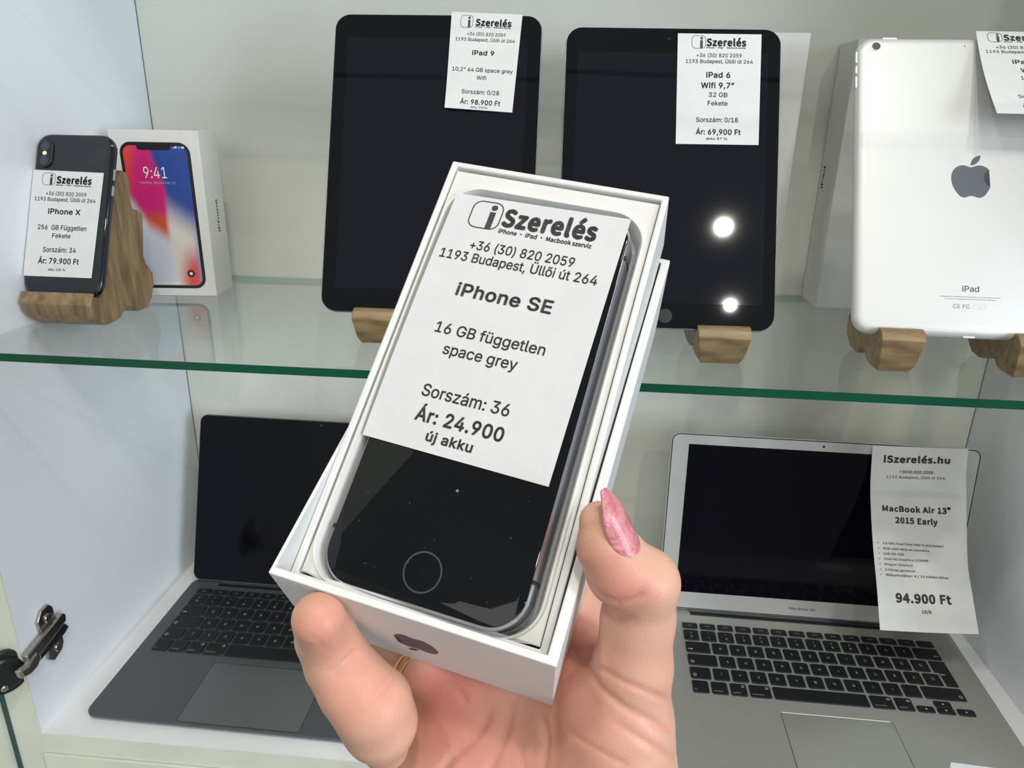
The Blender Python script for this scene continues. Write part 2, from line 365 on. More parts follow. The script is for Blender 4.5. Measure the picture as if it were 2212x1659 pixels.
# ================================================================== price labels
def price_label(name_label, corners, content, cat='price label', curve=None, group='white price labels on the devices', face='a'):
    """corners: top-left, top-right, bottom-right, bottom-left (world mm); (u, v) runs 0..1 from the top-left corner"""
    TL, TR, BR, BL = [Vector(c) for c in corners]
    nrm = (TR - TL).cross(TL - BL).normalized()
    if nrm.y > 0: nrm = -nrm
    def P(u, v, off=0.0):
        u, v = float(u), float(v)
        p = (TL * (1 - u) + TR * u) * (1 - v) + (BL * (1 - u) + BR * u) * v
        if curve: p = p + curve(u, v)
        return p + nrm * off
    O = P(0.5, 0.5); inv = lambda p: tuple(p - O)
    nu, nv = 8, 20
    mb = MB()
    for off in (0.0, -0.12):
        mb.add([inv(P(i / nu, j / nv, off)) for j in range(nv + 1) for i in range(nu + 1)],
               [(j * (nu + 1) + i, j * (nu + 1) + i + 1, (j + 1) * (nu + 1) + i + 1, (j + 1) * (nu + 1) + i) for j in range(nv) for i in range(nu)])
    n1 = (nu + 1) * (nv + 1); bd = [i for i in range(nu + 1)] + [(j * (nu + 1) + nu) for j in range(1, nv + 1)] + [nv * (nu + 1) + i for i in range(nu - 1, -1, -1)] + [j * (nu + 1) for j in range(nv - 1, 0, -1)]
    mb.f += [(bd[k], bd[(k + 1) % len(bd)], bd[(k + 1) % len(bd)] + n1, bd[k] + n1) for k in range(len(bd))]; mb.m += [0] * len(bd)
    o = mb.build('price_label', M['paper'], smooth=50); o.location = tuple(c * S for c in O)
    tag(o, name_label, cat, group)
    ink = MB(); Ht = (TL - BL).length; Wt = (TR - TL).length
    fn = lambda u, v: inv(P(u, 1 - v, 0.10))          # v now measured upwards from the bottom edge
    asp = Wt / Ht
    for it in content:
        kind = it[0]
        if kind == 't':
            _, s, u0, u1, base, cap, b = it
            _face[0] = 'b' if (face == 'b' or s.startswith(('Szer', 'iPhone •'))) else 'a'
            put(ink, s, u0, u1, 1 - base, cap, fn, b)
        elif kind == 'logo':
            _, u0, u1, v0, v1, w = it
            q = [(p[0] / Wt, 1 - p[1] / Ht) for p in [(a, b_) for a, b_, _ in rr(u0 * Wt, u1 * Wt, v0 * Ht, v1 * Ht, 0.28 * (u1 - u0) * Wt, 0, 5)]]
            L = [(a * Wt, b_ * Ht) for a, b_ in q]
            ribbon(ink, L, w, lambda x, y: fn(x / Wt, y / Ht))
            uc = u0 + (u1 - u0) * .70; dv = (v1 - v0)
            disc(ink, (uc * Wt, (1 - v0 - dv * .20) * Ht), dv * Ht * .105, lambda x, y: fn(x / Wt, y / Ht))
            hw = (u1 - u0) * .095
            ink.add([fn(uc - hw, 1 - v0 - dv * .36), fn(uc + hw, 1 - v0 - dv * .36), fn(uc + hw, 1 - v0 - dv * .99), fn(uc - hw, 1 - v0 - dv * .99)], [(0, 1, 2, 3)])
    _face[0] = 'a'
    ink.build('printed_text', M['ink'], o, smooth=0)
    return o
def header(sq, sz, szb, sub, ph, phb, ad, adb, w=0.35, cap=0.072, c2=0.034):
    return [('logo', sq[0], sq[1], sq[2], sq[3], w), ('t', 'Szerelés', sz[0], sz[1], szb, cap, 0.020), ('t', 'iPhone • iPad • Macbook szerviz', sz[0], sz[1] - .005, sub, 0.015, 0.012),
            ('t', '+36 (30) 820 2059', ph[0], ph[1], phb, c2, 0.004), ('t', '1193 Budapest, Üllői út 264', ad[0], ad[1], adb, c2, 0.004)]
BD = 0.022
def pl(F, u, v, off=0.0):
    p = F @ Vector((u * S, v * S, off * S)); return tuple(x / S for x in p)

# ================================================================== tablets
def padframe(x, y, z, r, t):
    return frame((x, y, ZS + z), (math.cos(r), math.sin(r), 0), (-math.sin(t) * math.sin(r), math.sin(t) * math.cos(r), math.cos(t)))
FA = padframe(269.28, 80.0, 25.6, 0.0126, 0.3702)
FB = padframe(465.17, 62.17, 26.03, 0.0341, 0.3819)
FS = padframe(692.76, 66.11, 29.7, -0.0178, 0.4488)
def tablet(F, w, hgt, label, home, camera, scr):
    t = thing('tablet', label, 'tablet', F, 'tablets on the glass shelf')
    MB().slab(0, w, 0, hgt, 13, [(3.2, -7.5), (1.6, -7.0), (0.5, -5.6), (0.0, -3.6), (0.0, -1.0), (0.45, -0.25)], seg=10).build('aluminium_shell', M['rim'], t, smooth=50)
    MB().slab(0.6, w - .6, .6, hgt - .6, 12.4, [(0.0, -0.6), (0.0, 0.0), (0.25, 0.15)], seg=10).build('front_glass', M['glass'], t, smooth=30)
    MB().box(scr[0], w - scr[0], scr[1], hgt - scr[1], 0.15, 0.19).build('display', M['display'], t)
    if home:
        b = MB(); disc(b, (w / 2, 10.2), 5.6, lambda x, y: (x, y, 0.2), seg=32); b.build('home_button', M['home'], t, smooth=0)
    if camera:
        b = MB(); disc(b, (w / 2 - 3, hgt - 9), 1.1, lambda x, y: (x, y, 0.22), seg=16); b.build('front_camera', M['lens'], t, smooth=0)
    return t
M['home'] = mat('home_button_glass', (0.035, 0.036, 0.04), 0.12)
tablet(FA, 174.1, 250.6, 'black tablet standing on wooden feet, nearest the two phones, behind the 98.900 label', True, False, (11.5, 20))
tablet(FB, 169.5, 240, 'black tablet standing on wooden feet in the middle, behind the 69,900 label', True, True, (10, 20.5))
t = thing('tablet', 'silver tablet showing its back, leaning on wooden feet at the right end of the shelf', 'tablet', FS, 'tablets on the glass shelf')
MB().slab(0, 169.5, 0, 240, 13, [(0.4, -7.5), (0.0, -7.0), (0.0, -5.0), (0.4, -3.4), (1.5, -1.6), (3.6, -0.5), (6.5, 0)], seg=10).build('aluminium_back', M['silver_b'], t, smooth=60)
b = MB(); fruit_logo(b, 85, 121.5, 28.6, lambda u, v: (u, v, 0.06)); b.build('fruit_emblem', M['logo'], t, smooth=0)['label'] = 'dark mirror-grey emblem'
MB().cyl((14, 231.3, 0), (0, 0, 1), 4.0, 0.35, seg=28, bev=.1).build('camera_ring', M['silver'], t)
MB().cyl((14, 231.3, 0.3), (0, 0, 1), 3.3, 0.15, seg=28).build('camera_lens', M['black'], t)
b = MB(); disc(b, (81, 232), 0.5, lambda x, y: (x, y, .06)); b.build('microphone_hole', M['black'], t, smooth=0)
b = MB(); put(b, 'iPad', 78.6, 90.8, 34.6, 4.6, lambda u, v: (u, v, 0.06)); b.build('wordmark', M['greyink'], t, smooth=0)
b = MB(); fnp = lambda u, v: (u, v, 0.06)
put(b, 'Designed in California Assembled in China Model Serial', 63, 106, 30.2, 0.7, fnp); put(b, 'This device complies with part of the rules operation', 66, 103, 28.4, 0.7, fnp)
b.build('fine_print', M['greyink'], t, smooth=0)
b = MB(); put(b, 'CE FC', 72, 84, 21.5, 3.2, fnp)
for x in (87, 92): ribbon(b, [(x, 21.5), (x + 3.6, 21.5), (x + 3.6, 24.8), (x, 24.8)], .4, fnp)
b.build('approval_marks', M['paleink'], t, smooth=0)
for v0, v1, nm in ((219, 228, 'side_switch'), (210, 216, 'volume_button'), (198, 207, 'volume_button')):
    MB().slab(-0.35, 1.2, v0, v1, .5, [(0, -4.6), (0, -2.8)], seg=2).build(nm, M['silver'], t)
MB().slab(20, 31, 238.8, 240.35, .6, [(0, -4.6), (0, -2.8)], seg=2).build('top_button', M['silver'], t)
MB().slab(80.5, 89, -.25, 1, .5, [(0, -5.2), (0, -2.8)], seg=2).build('charging_port', M['white'], t)

def foot(x0, x1, y, z, tilt, label, sd):
    """one wooden foot: a lip in front, a slot, and a support rising behind the tablet"""
    s, c = math.sin(tilt), math.cos(tilt)
    sl = lambda n, v: (n * c + v * s, z - n * s + v * c)        # n = into the tablet's thickness, v = up along it
    prof = [(-2, 4), (-5.5, 2.2), (-7.8, -1.5), (-8.6, -7)]
    pts = [sl(*p) for p in prof] + [(-6.5, 6), (-2, 0.2), (14, 0.2), (19, 1.5), (23, 8), (32, 10), (42, 1.5), (50, 0.2), (60, 2), (66, 12), (66, 26), (60, 34), (62, 46)]
    pts += [sl(18, 62), sl(16, 70), sl(8.1, 70), sl(8.1, -0.2), sl(-.6, -0.2), sl(-.6, 3.2)]
    m = (x0 + x1) / 2; hw = (x1 - x0) / 2
    wid = lambda yy, zz: hw * (0.72 + 0.28 * min(1, max(0, zz / 16.0)) ** 0.7)
    o = MB().prism(pts, lambda a, b_: -wid(a, b_), lambda a, b_: wid(a, b_)).build('tablet_stand', M['woodx'], bevel=1.3, smooth=35)
    o.location = (m * S, y * S, ZS * S); o.rotation_euler.z = {.3702: .0126, .3819: .0341}.get(tilt, -.0178)
    return tag(o, label, 'stand', 'small wooden stands under the tablets')
foot(298.5, 336, 80.3, 25.6, .3702, 'small wooden stand under the left part of the tablet nearest the phones', 1)
foot(376, 413, 81.2, 25.6, .3702, 'small wooden stand under the right part of the tablet nearest the phones', 2)
foot(486, 525, 63.4, 26.0, .3819, 'small wooden stand under the left part of the middle tablet', 3)
foot(574.5, 615, 66.2, 26.0, .3819, 'small wooden stand with curved grain under the middle tablet, right of the held box', 4)
foot(710, 742, 65.6, 29.7, .4488, 'small wooden stand under the left part of the silver tablet', 5)
foot(808, 842, 63.9, 29.7, .4488, 'small wooden stand under the right part of the silver tablet, at the photo\'s right edge', 6)

def hdr_b(): return header((.17, .335, .018, .134), (.345, .82), .115, .134, (.23, .77), .213, (.10, .905), .268)
price_label('white price label reading 98.900 Ft on the tablet nearest the phones', [pl(FA, 98.3, 252.5, 1.2), pl(FA, 157.2, 250.6, 1.0), pl(FA, 152.3, 169, .6), pl(FA, 96.4, 171.1, .8)],
    header((.14, .31, .03, .155), (.35, .86), .135, .152, (.24, .79), .235, (.08, .93), .293) + [
    ('t', 'iPad 9', .335, .655, .435, .050, BD), ('t', '10,2” 64 GB space grey', .065, .945, .605, .040, .003), ('t', 'Wifi', .43, .57, .685, .040, .003),
    ('t', 'Sorszám: 0/28', .23, .78, .835, .044, .003), ('t', 'Ár: 98.900 Ft', .22, .81, .945, .052, BD), ('t', 'akku 100%', .38, .63, .982, .020, .01)],
    curve=lambda u, v: Vector((0, -1, .4)) * (2.2 * (v ** 6)) * (1 - u))
price_label('white price label reading 69,900 Ft on the middle tablet', [pl(FB, 88.4, 235.3, .6), pl(FB, 153.8, 235.3, .6), pl(FB, 153.5, 146.8, .6), pl(FB, 89.2, 146.4, .6)], hdr_b() + [
    ('t', 'iPad 6', .35, .64, .40, .053, BD), ('t', 'Wifi 9,7”', .29, .69, .495, .053, BD), ('t', '32 GB', .385, .61, .574, .042, .004), ('t', 'Fekete', .375, .615, .65, .042, .004),
    ('t', 'Sorszám: 0/18', .24, .745, .80, .042, .004), ('t', 'Ár: 69,900 Ft', .24, .78, .913, .050, BD), ('t', 'akku 87 %', .365, .62, .96, .023, .01)])
a0 = Vector(pl(FS, 88.3, 243.5, 2.0)); _V = FS.to_3x3() @ Vector((0, 1, 0)); _N = FS.to_3x3() @ Vector((0, 0, 1)); _U = FS.to_3x3() @ Vector((1, 0, 0))
dn = (-_V * math.cos(.30) + _N * math.sin(.30) + _U * 0.02).normalized(); b0 = a0 + dn * 84; a1 = a0 + _U * 64 + _V * -.5; b1 = a1 + dn * 84 + _U * 1
price_label('white price label hanging from the top of the silver tablet', [a0, a1, b1, b0], header((.125, .29, .018, .125), (.305, .80), .110, .130, (.20, .76), .205, (.075, .90), .258) + [
    ('t', 'iPad 5', .35, .66, .385, .050, BD), ('t', 'Wifi', .42, .60, .485, .050, BD), ('t', '128 GB', .40, .64, .575, .040, .004), ('t', 'Silver', .44, .61, .65, .040, .004),
    ('t', 'Sorszám: 0/17', .30, .80, .805, .042, .004), ('t', 'Ár: 74.900 Ft', .31, .82, .918, .048, BD), ('t', 'akku', .50, .60, .975, .02, .01)],
    curve=lambda u, v: Vector((0, .9, -.4)) * (3.0 * math.sin(math.pi * v)))

# ================================================================== boxes standing behind the tablets
def carton(x0, x1, y0, y1, hgt, label, text=None):
    t = thing('product_box', label, 'box', FR(x0, y1, ZS))
    w, d = x1 - x0, y1 - y0
    MB().box(0.6, w - .6, -d + .6, -.6, 0.1, hgt * .5).build('box_bottom', M['card'], t, bevel=.5)
    MB().box(0, w, -d, 0, 1.2, hgt).build('box_lid', M['card'], t, bevel=.9)
    if text:
        b = MB(); text(b); b.build('printed_text', M['greyink'], t, smooth=0)
    return t
carton(490, 675, 232, 262 + 12, 255, 'white carton standing upright behind the middle tablet')
def side_txt(b): put(b, 'iPad', 0, 22, 0, 6, lambda u, v: (-0.08, -13 + v, 118 + u), 0.01)
carton(731, 910, 277, 327, 256, 'white carton standing upright behind the silver tablet, side lettering in shade', side_txt)

# ================================================================== phone with wooden dock, and its carton
FP = padframe(1.4, 87.9, 27.7, 0.0145, 0.4113)
t = thing('smartphone', 'black smartphone showing its glass back, on the wooden dock at the left wall', 'phone', FP)
MB().slab(0, 70.9, 0, 143.6, 12.5, [(2.2, -7.6), (.7, -7.0), (0, -5.6), (0, -2.0), (.5, -1.1), (.9, -.8)], seg=12).build('steel_band', M['xband'], t, smooth=60)
MB().slab(.9, 70, .9, 142.7, 11.6, [(0, -.9), (.5, -.35), (1.8, 0)], seg=12).build('back_glass', M['xback'], t, smooth=60)
cb = MB().slab(2.6, 16.4, 113, 137.6, 6.8, [(0, -.2), (0, 1.0), (.5, 1.4)], seg=10).build('camera_bump', M['black'], t)
for v in (131.6, 118.8): MB().cyl((9.5, v, 1.4), (0, 0, 1), 4.0, .25, seg=24).build('camera_lens', M['lens'], cb)
MB().cyl((9.5, 125.4, 1.4), (0, 0, 1), 1.9, .25, seg=20).build('flash', M['flash'], cb)
for v0, v1 in ((104, 114), (90, 99)): MB().slab(70.3, 71.5, v0, v1, .5, [(0, -5), (0, -2.6)], seg=2).build('side_button', M['silver'], t)
price_label('white price label reading 79.900 Ft on the back of the black phone', [pl(FP, -.2, 110.6, .5), pl(FP, 64.4, 109.1, .5), pl(FP, 61.6, 15.9, .5), pl(FP, -.4, 16.2, .5)],
    header((.145, .325, .025, .138), (.345, .845), .122, .142, (.215, .79), .235, (.06, .93), .290, c2=.036) + [
    ('t', 'iPhone X', .27, .735, .412, .052, BD), ('t', '256  GB Független', .145, .845, .560, .045, .004), ('t', 'Fekete', .365, .63, .635, .042, .004),
    ('t', 'Sorszám: 34', .25, .73, .770, .047, .004), ('t', 'Ár: 79.900 Ft', .20, .79, .880, .055, BD), ('t', 'akku 100 %', .355, .605, .945, .024, .01)])
_s, _c = math.sin(.4113), math.cos(.4113)
qp = lambda n, v: (87.9 + n * _c + v * _s, 27.7 - n * _s + v * _c)
prof = [qp(-2.4, 2.5), (79.5, 22), (81, 13), (86, 6), (93, 1.2), (99, .2), (112, .2), (119, 1.5), (126, 6), (133, 9), (141, 4), (147, .8), (158, .3), (166, 1.5), (174, 9), (180, 20), (181, 31), (172, 42), (169.5, 50), (175, 70), (178, 88),
        (172, 92), (164, 94), (162, 101), (165, 118), (163, 126), (156, 129), qp(16, 106), qp(8.0, 106), qp(8.0, -.3), qp(-.7, -.3), qp(-.7, 2.5)]
lw = lambda yy, zz: -32 + max(0, (24 - zz)) * 0.32
o = MB().prism(prof, lw, 32.5).build('wooden_dock', M['wood'], bevel=1.6, smooth=35); o.location = (36.3 * S, 0, ZS * S); o.rotation_euler.z = .0145
tag(o, 'large sculpted wooden dock holding the black phone at the left wall', 'stand')

RQ = 0.1182
FQ = frame((21.66, 213.25, ZS), (math.cos(RQ), math.sin(RQ), 0), (0, 0, 1))      # u along the front, v up, n towards the viewer
t = thing('product_box', 'white phone carton printed with a colourful lit phone, beside the wooden dock', 'box', FQ)
MB().slab(0, 86, 0.1, 163, .6, [(0.5, -50), (0, -49.5), (0, -.4), (.4, 0)], seg=2).build('carton', M['card'], t, smooth=40)
MB().slab(8.7, 76.6, 8, 152, 11, [(0, 0), (0, .08)], seg=10).build('pictured_frame', mat('printed_black', (0.02, 0.018, 0.017), .3), t)
def wall_col(u, v):
    def mixc(a, b_, k): return a + (b_ - a) * k
    def ss(a, b_, x):
        x = min(1, max(0, (x - a) / (b_ - a))); return x * x * (3 - 2 * x)
    red = np.array([.80, .07, .03]); pink = np.array([.62, .02, .17]); blue = np.array([.03, .07, .30]); pale = np.array([.60, .62, .68]); cream = np.array([.72, .66, .60]); org = np.array([.62, .09, .03])
    edge = .42 + .16 * ss(1, .66, v) - .03 * ss(.66, .42, v)
    left = mixc(red, pink, ss(.02, .30, u + (1 - v) * .5))
    left = mixc(left, org, ss(.58, .46, v))
    right = mixc(blue, cream, ss(.70, .40, v + .34 * (u - .62)))
    low = mixc(left, pale, ss(.48, .33, v + .30 * (u - .36) - .5 * max(0, .26 - u)))
    c_ = mixc(low, right, ss(edge - .05, edge + .05, u) )
    lo = np.array([.70, .07, .04]); c_ = mixc(c_, lo, ss(.42, .10, ((u - .92) ** 2 * 1.4 + (v - .03) ** 2 * 1.6) ** .5) * .95)
    c_ = mixc(c_, np.array([.25, .30, .55]), ss(.90, 1.0, u) * ss(.6, .2, v) * .7)
    c_ = mixc(c_, pale * .9, ss(.30, .05, v) * ss(.55, .3, u))
    return c_
b = MB(); nu, nv = 44, 90; x0, x1, y0, y1 = 11.6, 73.4, 11.2, 148.8
ins = []
for j in range(nv + 1):
    for i in range(nu + 1):
        x = x0 + (x1 - x0) * i / nu; y = y0 + (y1 - y0) * j / nv
        cx = min(max(x, x0 + 8), x1 - 8); cy = min(max(y, y0 + 8), y1 - 8); d = math.hypot(x - cx, y - cy)
        if d > 8: x = cx + (x - cx) * 8 / d; y = cy + (y - cy) * 8 / d
        b.v.append((x, y, .12))
b.f = [(j * (nu + 1) + i, j * (nu + 1) + i + 1, (j + 1) * (nu + 1) + i + 1, (j + 1) * (nu + 1) + i) for j in range(nv) for i in range(nu)]; b.m = [0] * len(b.f)
o = b.build('pictured_screen', M['print'], t, smooth=0)
ca = o.data.color_attributes.new('Col', 'FLOAT_COLOR', 'POINT')
for k, v_ in enumerate(o.data.vertices):
    c_ = wall_col((v_.co.x / S - x0) / (x1 - x0), (v_.co.y / S - y0) / (y1 - y0)); ca.data[k].color = (*c_, 1)
b = MB().slab(25.5, 58, 144.6, 152, 3.2, [(0, .1), (0, .16)], seg=5); b.build('pictured_notch', M['black'], t)
b = MB(); f2 = lambda u, v: (u, v, .18)
put(b, '9:41', 29, 51, 118.4, 10.2, f2, -.012); b.build('pictured_clock', M['white'], t, smooth=0)
b = MB(); put(b, 'Tuesday, September 12', 22.5, 58.5, 112.8, 2.2, f2, .003); b.build('pictured_date', M['white'], t, smooth=0)
b = MB()
for i_, hh in enumerate((1, 1.5, 2, 2.5)): b.add([f2(60.5 + i_, 146.5), f2(61.2 + i_, 146.5), f2(61.2 + i_, 146.5 + hh * .9), f2(60.5 + i_, 146.5 + hh * .9)], [(0, 1, 2, 3)])
disc(b, (66.6, 147.4), 1.0, f2, seg=3); b.add([f2(68.5, 146.6), f2(71.3, 146.6), f2(71.3, 148.2), f2(68.5, 148.2)], [(0, 1, 2, 3)])
b.build('pictured_status_icons', M['white'], t, smooth=0); b = MB()
b.add([f2(33, 13.1), f2(52, 13.1), f2(52, 13.8), f2(33, 13.8)], [(0, 1, 2, 3)])
b.build('pictured_bar', M['white'], t, smooth=0)
b = MB(); disc(b, (62.5, 23.5), 3.9, lambda u, v: (u, v, .16)); b.build('pictured_button', mat('printed_dark_red', (.10, .02, .02), .4), t, smooth=0)
b = MB(); disc(b, (62.5, 23.5), 1.6, lambda u, v: (u, v, .20), seg=14); b.build('pictured_button_icon', M['white'], t, smooth=0)
b = MB(); put(b, 'iPhone', 0, 33, 0, 5.2, lambda u, v: (86.08, 63 + u, -31 + v), .012); b.build('side_lettering', M['ink'], t, smooth=0)

# ================================================================== laptops
ROWS_HU = lambda: [
    [('esc', 1.036)] + [(f'F{i}', 1.036) for i in range(1, 13)] + [('', 1.036)],
    [('0', 1)] + [(c_, 1) for c_ in '123456789ÖÜÓ'] + [('←', 1.5)],
    [('→|', 1.5)] + [(c_, 1) for c_ in 'QWERTZUIOPŐÚ'] + [('RET', 1)],
    [('⇪', 1.75)] + [(c_, 1) for c_ in 'ASDFGHJKLÉÁŰ'],
    [('⇧', 1.25)] + [(c_, 1) for c_ in 'ÍYXCVBNM?:-'] + [('⇧', 2.25)],
    [('fn', 1), ('ctrl', 1), ('alt', 1), ('cmd', 1.25), ('', 5), ('cmd', 1.25), ('alt', 1), ('ARR', 3)]]
SUB = {'1': "'", '2': '"', '3': '+', '4': '!', '5': '%', '6': '/', '7': '=', '8': '(', '9': ')', '0': '§'}
def laptop(label, F, w, d, z0, sl, shell, body, kb, gap, legsz, hinge_y, hinge_z, ang, lid_h, lid_parts, tp, tpm, deck_m, bright=0.0):
    t = thing('laptop', label, 'laptop', F)
    zt = lambda y: z0 + sl * y
    mb = MB()
    rings = []
    for i, k, dz in ((3.2, 0, 0), (1.0, 0.30, 0), (0, 0.62, 0), (0, 1, -.35), (.35, 1, 0)):
        rings.append([(x, y, (zt(y) - 1.3) * k + 1.3 + dz) for x, y, _ in rr(i, w - i, i, d - i, 11 - i, 0, 8)])
    mb.loft(rings); mb.build('base', body, t, smooth=40)
    x0, y0, p = kb; K = []
    # keyboard well and keys
    b = MB().slab(x0 - 1.3, x0 + 14.5 * p - gap + 1.3, y0 - 1.3, y0 + 5 * p + 10.8 + 1.3 - gap + 1.5, 2, [(0, .03), (0, .06)], seg=3)
    b.v = [(x, y, z + zt(y)) for x, y, z in b.v]; kbo = b.build('keyboard', deck_m, t, smooth=0)
    def key(poly_or_rect, legend, name='key', small=False):
        b = MB()
        if len(poly_or_rect) == 4:
            a, c_, e, f = poly_or_rect
            b.slab(a, c_, e, f, 1.7, [(-.25, .07), (-.1, .6), (0.1, 1.0), (.35, 1.15)], seg=3)
            cx, cy = (a + c_) / 2, (e + f) / 2
        else:
            P = poly_or_rect; b.loft([[(x, y, .07) for x, y in P], [(x, y, 1.15) for x, y in P]]); cx, cy = P[0]
            cx = sum(x for x, _ in P) / len(P) + 2; cy = sum(y for _, y in P) / len(P) + 3
        fn = lambda u, v: (u, v, 1.2)
        if legend and len(legend) == 1 and legend not in '←⇪⇧':
            h_ = legsz * (1.0 if not small else .6)
            wd = h_ * (0.8 if legend not in 'ÍIJ1:?-' else .3)
            yy = cy - h_ / 2 + (0 if legend not in SUB else -2.6)
            put(b, legend, cx - wd / 2, cx + wd / 2, yy, h_, fn, .02, 1)
            if legend in SUB: put(b, SUB[legend], cx - .9, cx + .9, cy + 2.0, h_ * .8, fn, .01, 1)
        elif legend in ('fn', 'ctrl', 'alt', 'cmd'):
            a, c_, e, f = poly_or_rect
            put(b, {'fn': 'fn', 'ctrl': 'control', 'alt': 'option', 'cmd': 'command'}[legend], a + 1.5, min(c_ - 1.5, a + {'fn': 4, 'ctrl': 10.5, 'alt': 9, 'cmd': 13}[legend]), e + 2.6, 1.9, fn, .01, 1)
            if legend in ('alt', 'cmd'): ribbon(b, [(c_ - 4.5, f - 4.6), (c_ - 2.2, f - 4.6), (c_ - 2.2, f - 2.6), (c_ - 4.5, f - 2.6)], .5, fn, 1)
        elif legend in ('esc',) or (legend and legend[0] == 'F' and len(legend) > 1):
            put(b, legend, cx - 2.2, cx + 2.2, cy - 1, 1.9, fn, .01, 1)
        elif legend in ('←', '→|', '⇪', '⇧', 'RET'):
            a, c_, e, f = (poly_or_rect if len(poly_or_rect) == 4 else (cx - 6, cx + 3, cy - 10, cy + 9))
            q = a + 4.0 if legend in ('→|', '⇪') or (legend == '⇧' and a < 40) else c_ - 4.5
            yq = e + 4.5
            if legend == '→|': ribbon(b, [(q - 2.4, yq), (q + 1.8, yq)], .6, fn, 1, False); b.add([fn(q + 1, yq - 1.2), fn(q + 3, yq), fn(q + 1, yq + 1.2)], [(0, 1, 2)], 1)
            elif legend in ('←', 'RET'): ribbon(b, [(q - 1.8, yq), (q + 2.4, yq)], .6, fn, 1, False); b.add([fn(q - 1, yq - 1.2), fn(q - 3, yq), fn(q - 1, yq + 1.2)], [(0, 1, 2)], 1)
            else: ribbon(b, [(q - 2, yq), (q, yq + 2.2), (q + 2, yq), (q + .9, yq), (q + .9, yq - 1.6), (q - .9, yq - 1.6), (q - .9, yq)], .5, fn, 1)
        elif legend and legend[0] == '^':
            dx, dy = {'l': (-1, 0), 'r': (1, 0), 'u': (0, 1), 'd': (0, -1)}[legend[1]]
            b.add([fn(cx + dx * 1.2, cy + dy * 1.2), fn(cx - dx * .8 - dy * 1.1, cy - dy * .8 - dx * 1.1), fn(cx - dx * .8 + dy * 1.1, cy - dy * .8 + dx * 1.1)], [(0, 1, 2)], 1)
        b.v = [(x, y, z + zt(y)) for x, y, z in b.v]
        b.build(name, [M['key'], M['legend']], kbo, smooth=30)
    rows = ROWS_HU()
    tops = [y0 + 5 * p]
    for ri, row in enumerate(rows):
        x = x0; e = y0 + (5 - ri) * p if ri else y0 + 5 * p; hgt = (p - gap) if ri else 9.0
        for s_, wd in row:
            a, c_ = x, x + wd * p - gap
            if s_ == 'RET':
                lo = y0 + 2 * p; x2 = x0 + 13.75 * p
                key([(a, e + hgt), (a, e), (x2, e), (x2, lo), (c_, lo), (c_, e + hgt)], 'RET')
            elif s_ == 'ARR':
                hh = (p - gap) / 2 - .1; ww = p - gap
                key((a, a + ww, e, e + hh), '^l'); key((a + p, a + p + ww, e, e + hh), '^d'); key((a + p, a + p + ww, e + hh + .3, e + 2 * hh + .3), '^u'); key((a + 2 * p, a + 2 * p + ww, e, e + hh), '^r')
            elif s_ == '' and wd == 5: key((a, c_, e, e + hgt), None, 'space_bar')
            else: key((a, c_, e, e + hgt), s_)
            x += wd * p
    # trackpad
    b = MB().slab(tp[0], tp[1], tp[2], tp[3], 3.5, [(0, .02), (0, .10), (.25, .16)], seg=5); b.v = [(x, y, z + zt(y)) for x, y, z in b.v]
    b.build('trackpad', tpm, t)
    b = MB(); ribbon(b, [(x, y) for x, y, _ in rr(tp[0] - .3, tp[1] + .3, tp[2] - .3, tp[3] + .3, 3.8, 0, 5)], .5, lambda x, y: (x, y, zt(y) + .04)); b.build('trackpad_groove', M['black'], t, smooth=0)
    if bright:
        b = MB(); ribbon(b, [(tp[0] + 1, tp[3] + .1), (tp[1] - 2, tp[3] + .1)], .9, lambda x, y: (x, y, zt(y) + .2), closed=False); b.build('trackpad_edge_highlight'.replace('_highlight', ''), M['bright'], t, smooth=0)  # highlight on the trackpad's rear edge, painted as a white line
    # lid: (u, s, n) -> local
    tau = ang - math.pi / 2; sn, cs = math.sin(tau), math.cos(tau)
    L = lambda u, s_, n: (u, hinge_y + s_ * sn - n * cs, hinge_z + s_ * cs + n * sn)
    def lid(name, b, m, smooth=40, par=None):
        b.v = [L(*q) for q in b.v]; return b.build(name, m, par or t, smooth=smooth)
    b = MB().slab(0, w, lid_h[0], lid_h[1], 9.5, [(2.0, -4.6), (.5, -4.0), (0, -2.6), (0, -.5), (.4, 0)], seg=8)
    sc = lid('screen_lid', b, shell, 45)
    lid_parts(t, sc, lid)
    b = MB().cyl(L(w * .115, -2.0, -3.2), (1, 0, 0), 4.6, w * .77, seg=20); b.build('hinge_bar', M['black'], t, smooth=50)
    b = MB().box(w * .115, w * .885, hinge_y - 6.2, hinge_y + 1, zt(hinge_y) + .05, zt(hinge_y) + .3); b.build('hinge_gap', M['black'], t, smooth=0)
    return t, zt, L

def right_parts(t, sc, lid):
    b = MB(); ribbon(b, [(x, y) for x, y, _ in rr(1.3, 323.7, 3.3, 214.7, 8.4, 0, 8)], 1.0, lambda u, v: (u, v, .10)); lid('gasket', b, M['black'], 0, sc)
    lid('display', MB().box(19.4, 305.6, 24, 203.5, .0, .12), M['ldisplay'], 0, sc)
    b = MB(); disc(b, (162.5, 209), 1.4, lambda u, v: (u, v, .14)); lid('webcam', b, M['black'], 0, sc)
    b = MB(); put(b, 'MacBook Air', 148.5, 178.5, 11.6, 3.0, lambda u, v: (u, v, .08), .004); lid('wordmark', b, M['greyink'], 0, sc)
FRt = FR(590.5, 12.0, 0, -0.0124)
laptop('open silver laptop with black keys at the right, long white price label on its screen', FRt, 325, 227, 5.6, .045, M['silver_l'], M['silver_m'], (26.3, 97.5, 18.95), 3.0, 3.2, 222, 16.6, 1.672, (2, 216), right_parts, (108, 213, 14, 81.5), M['silver_m'], M['silver_m'], 1.0)
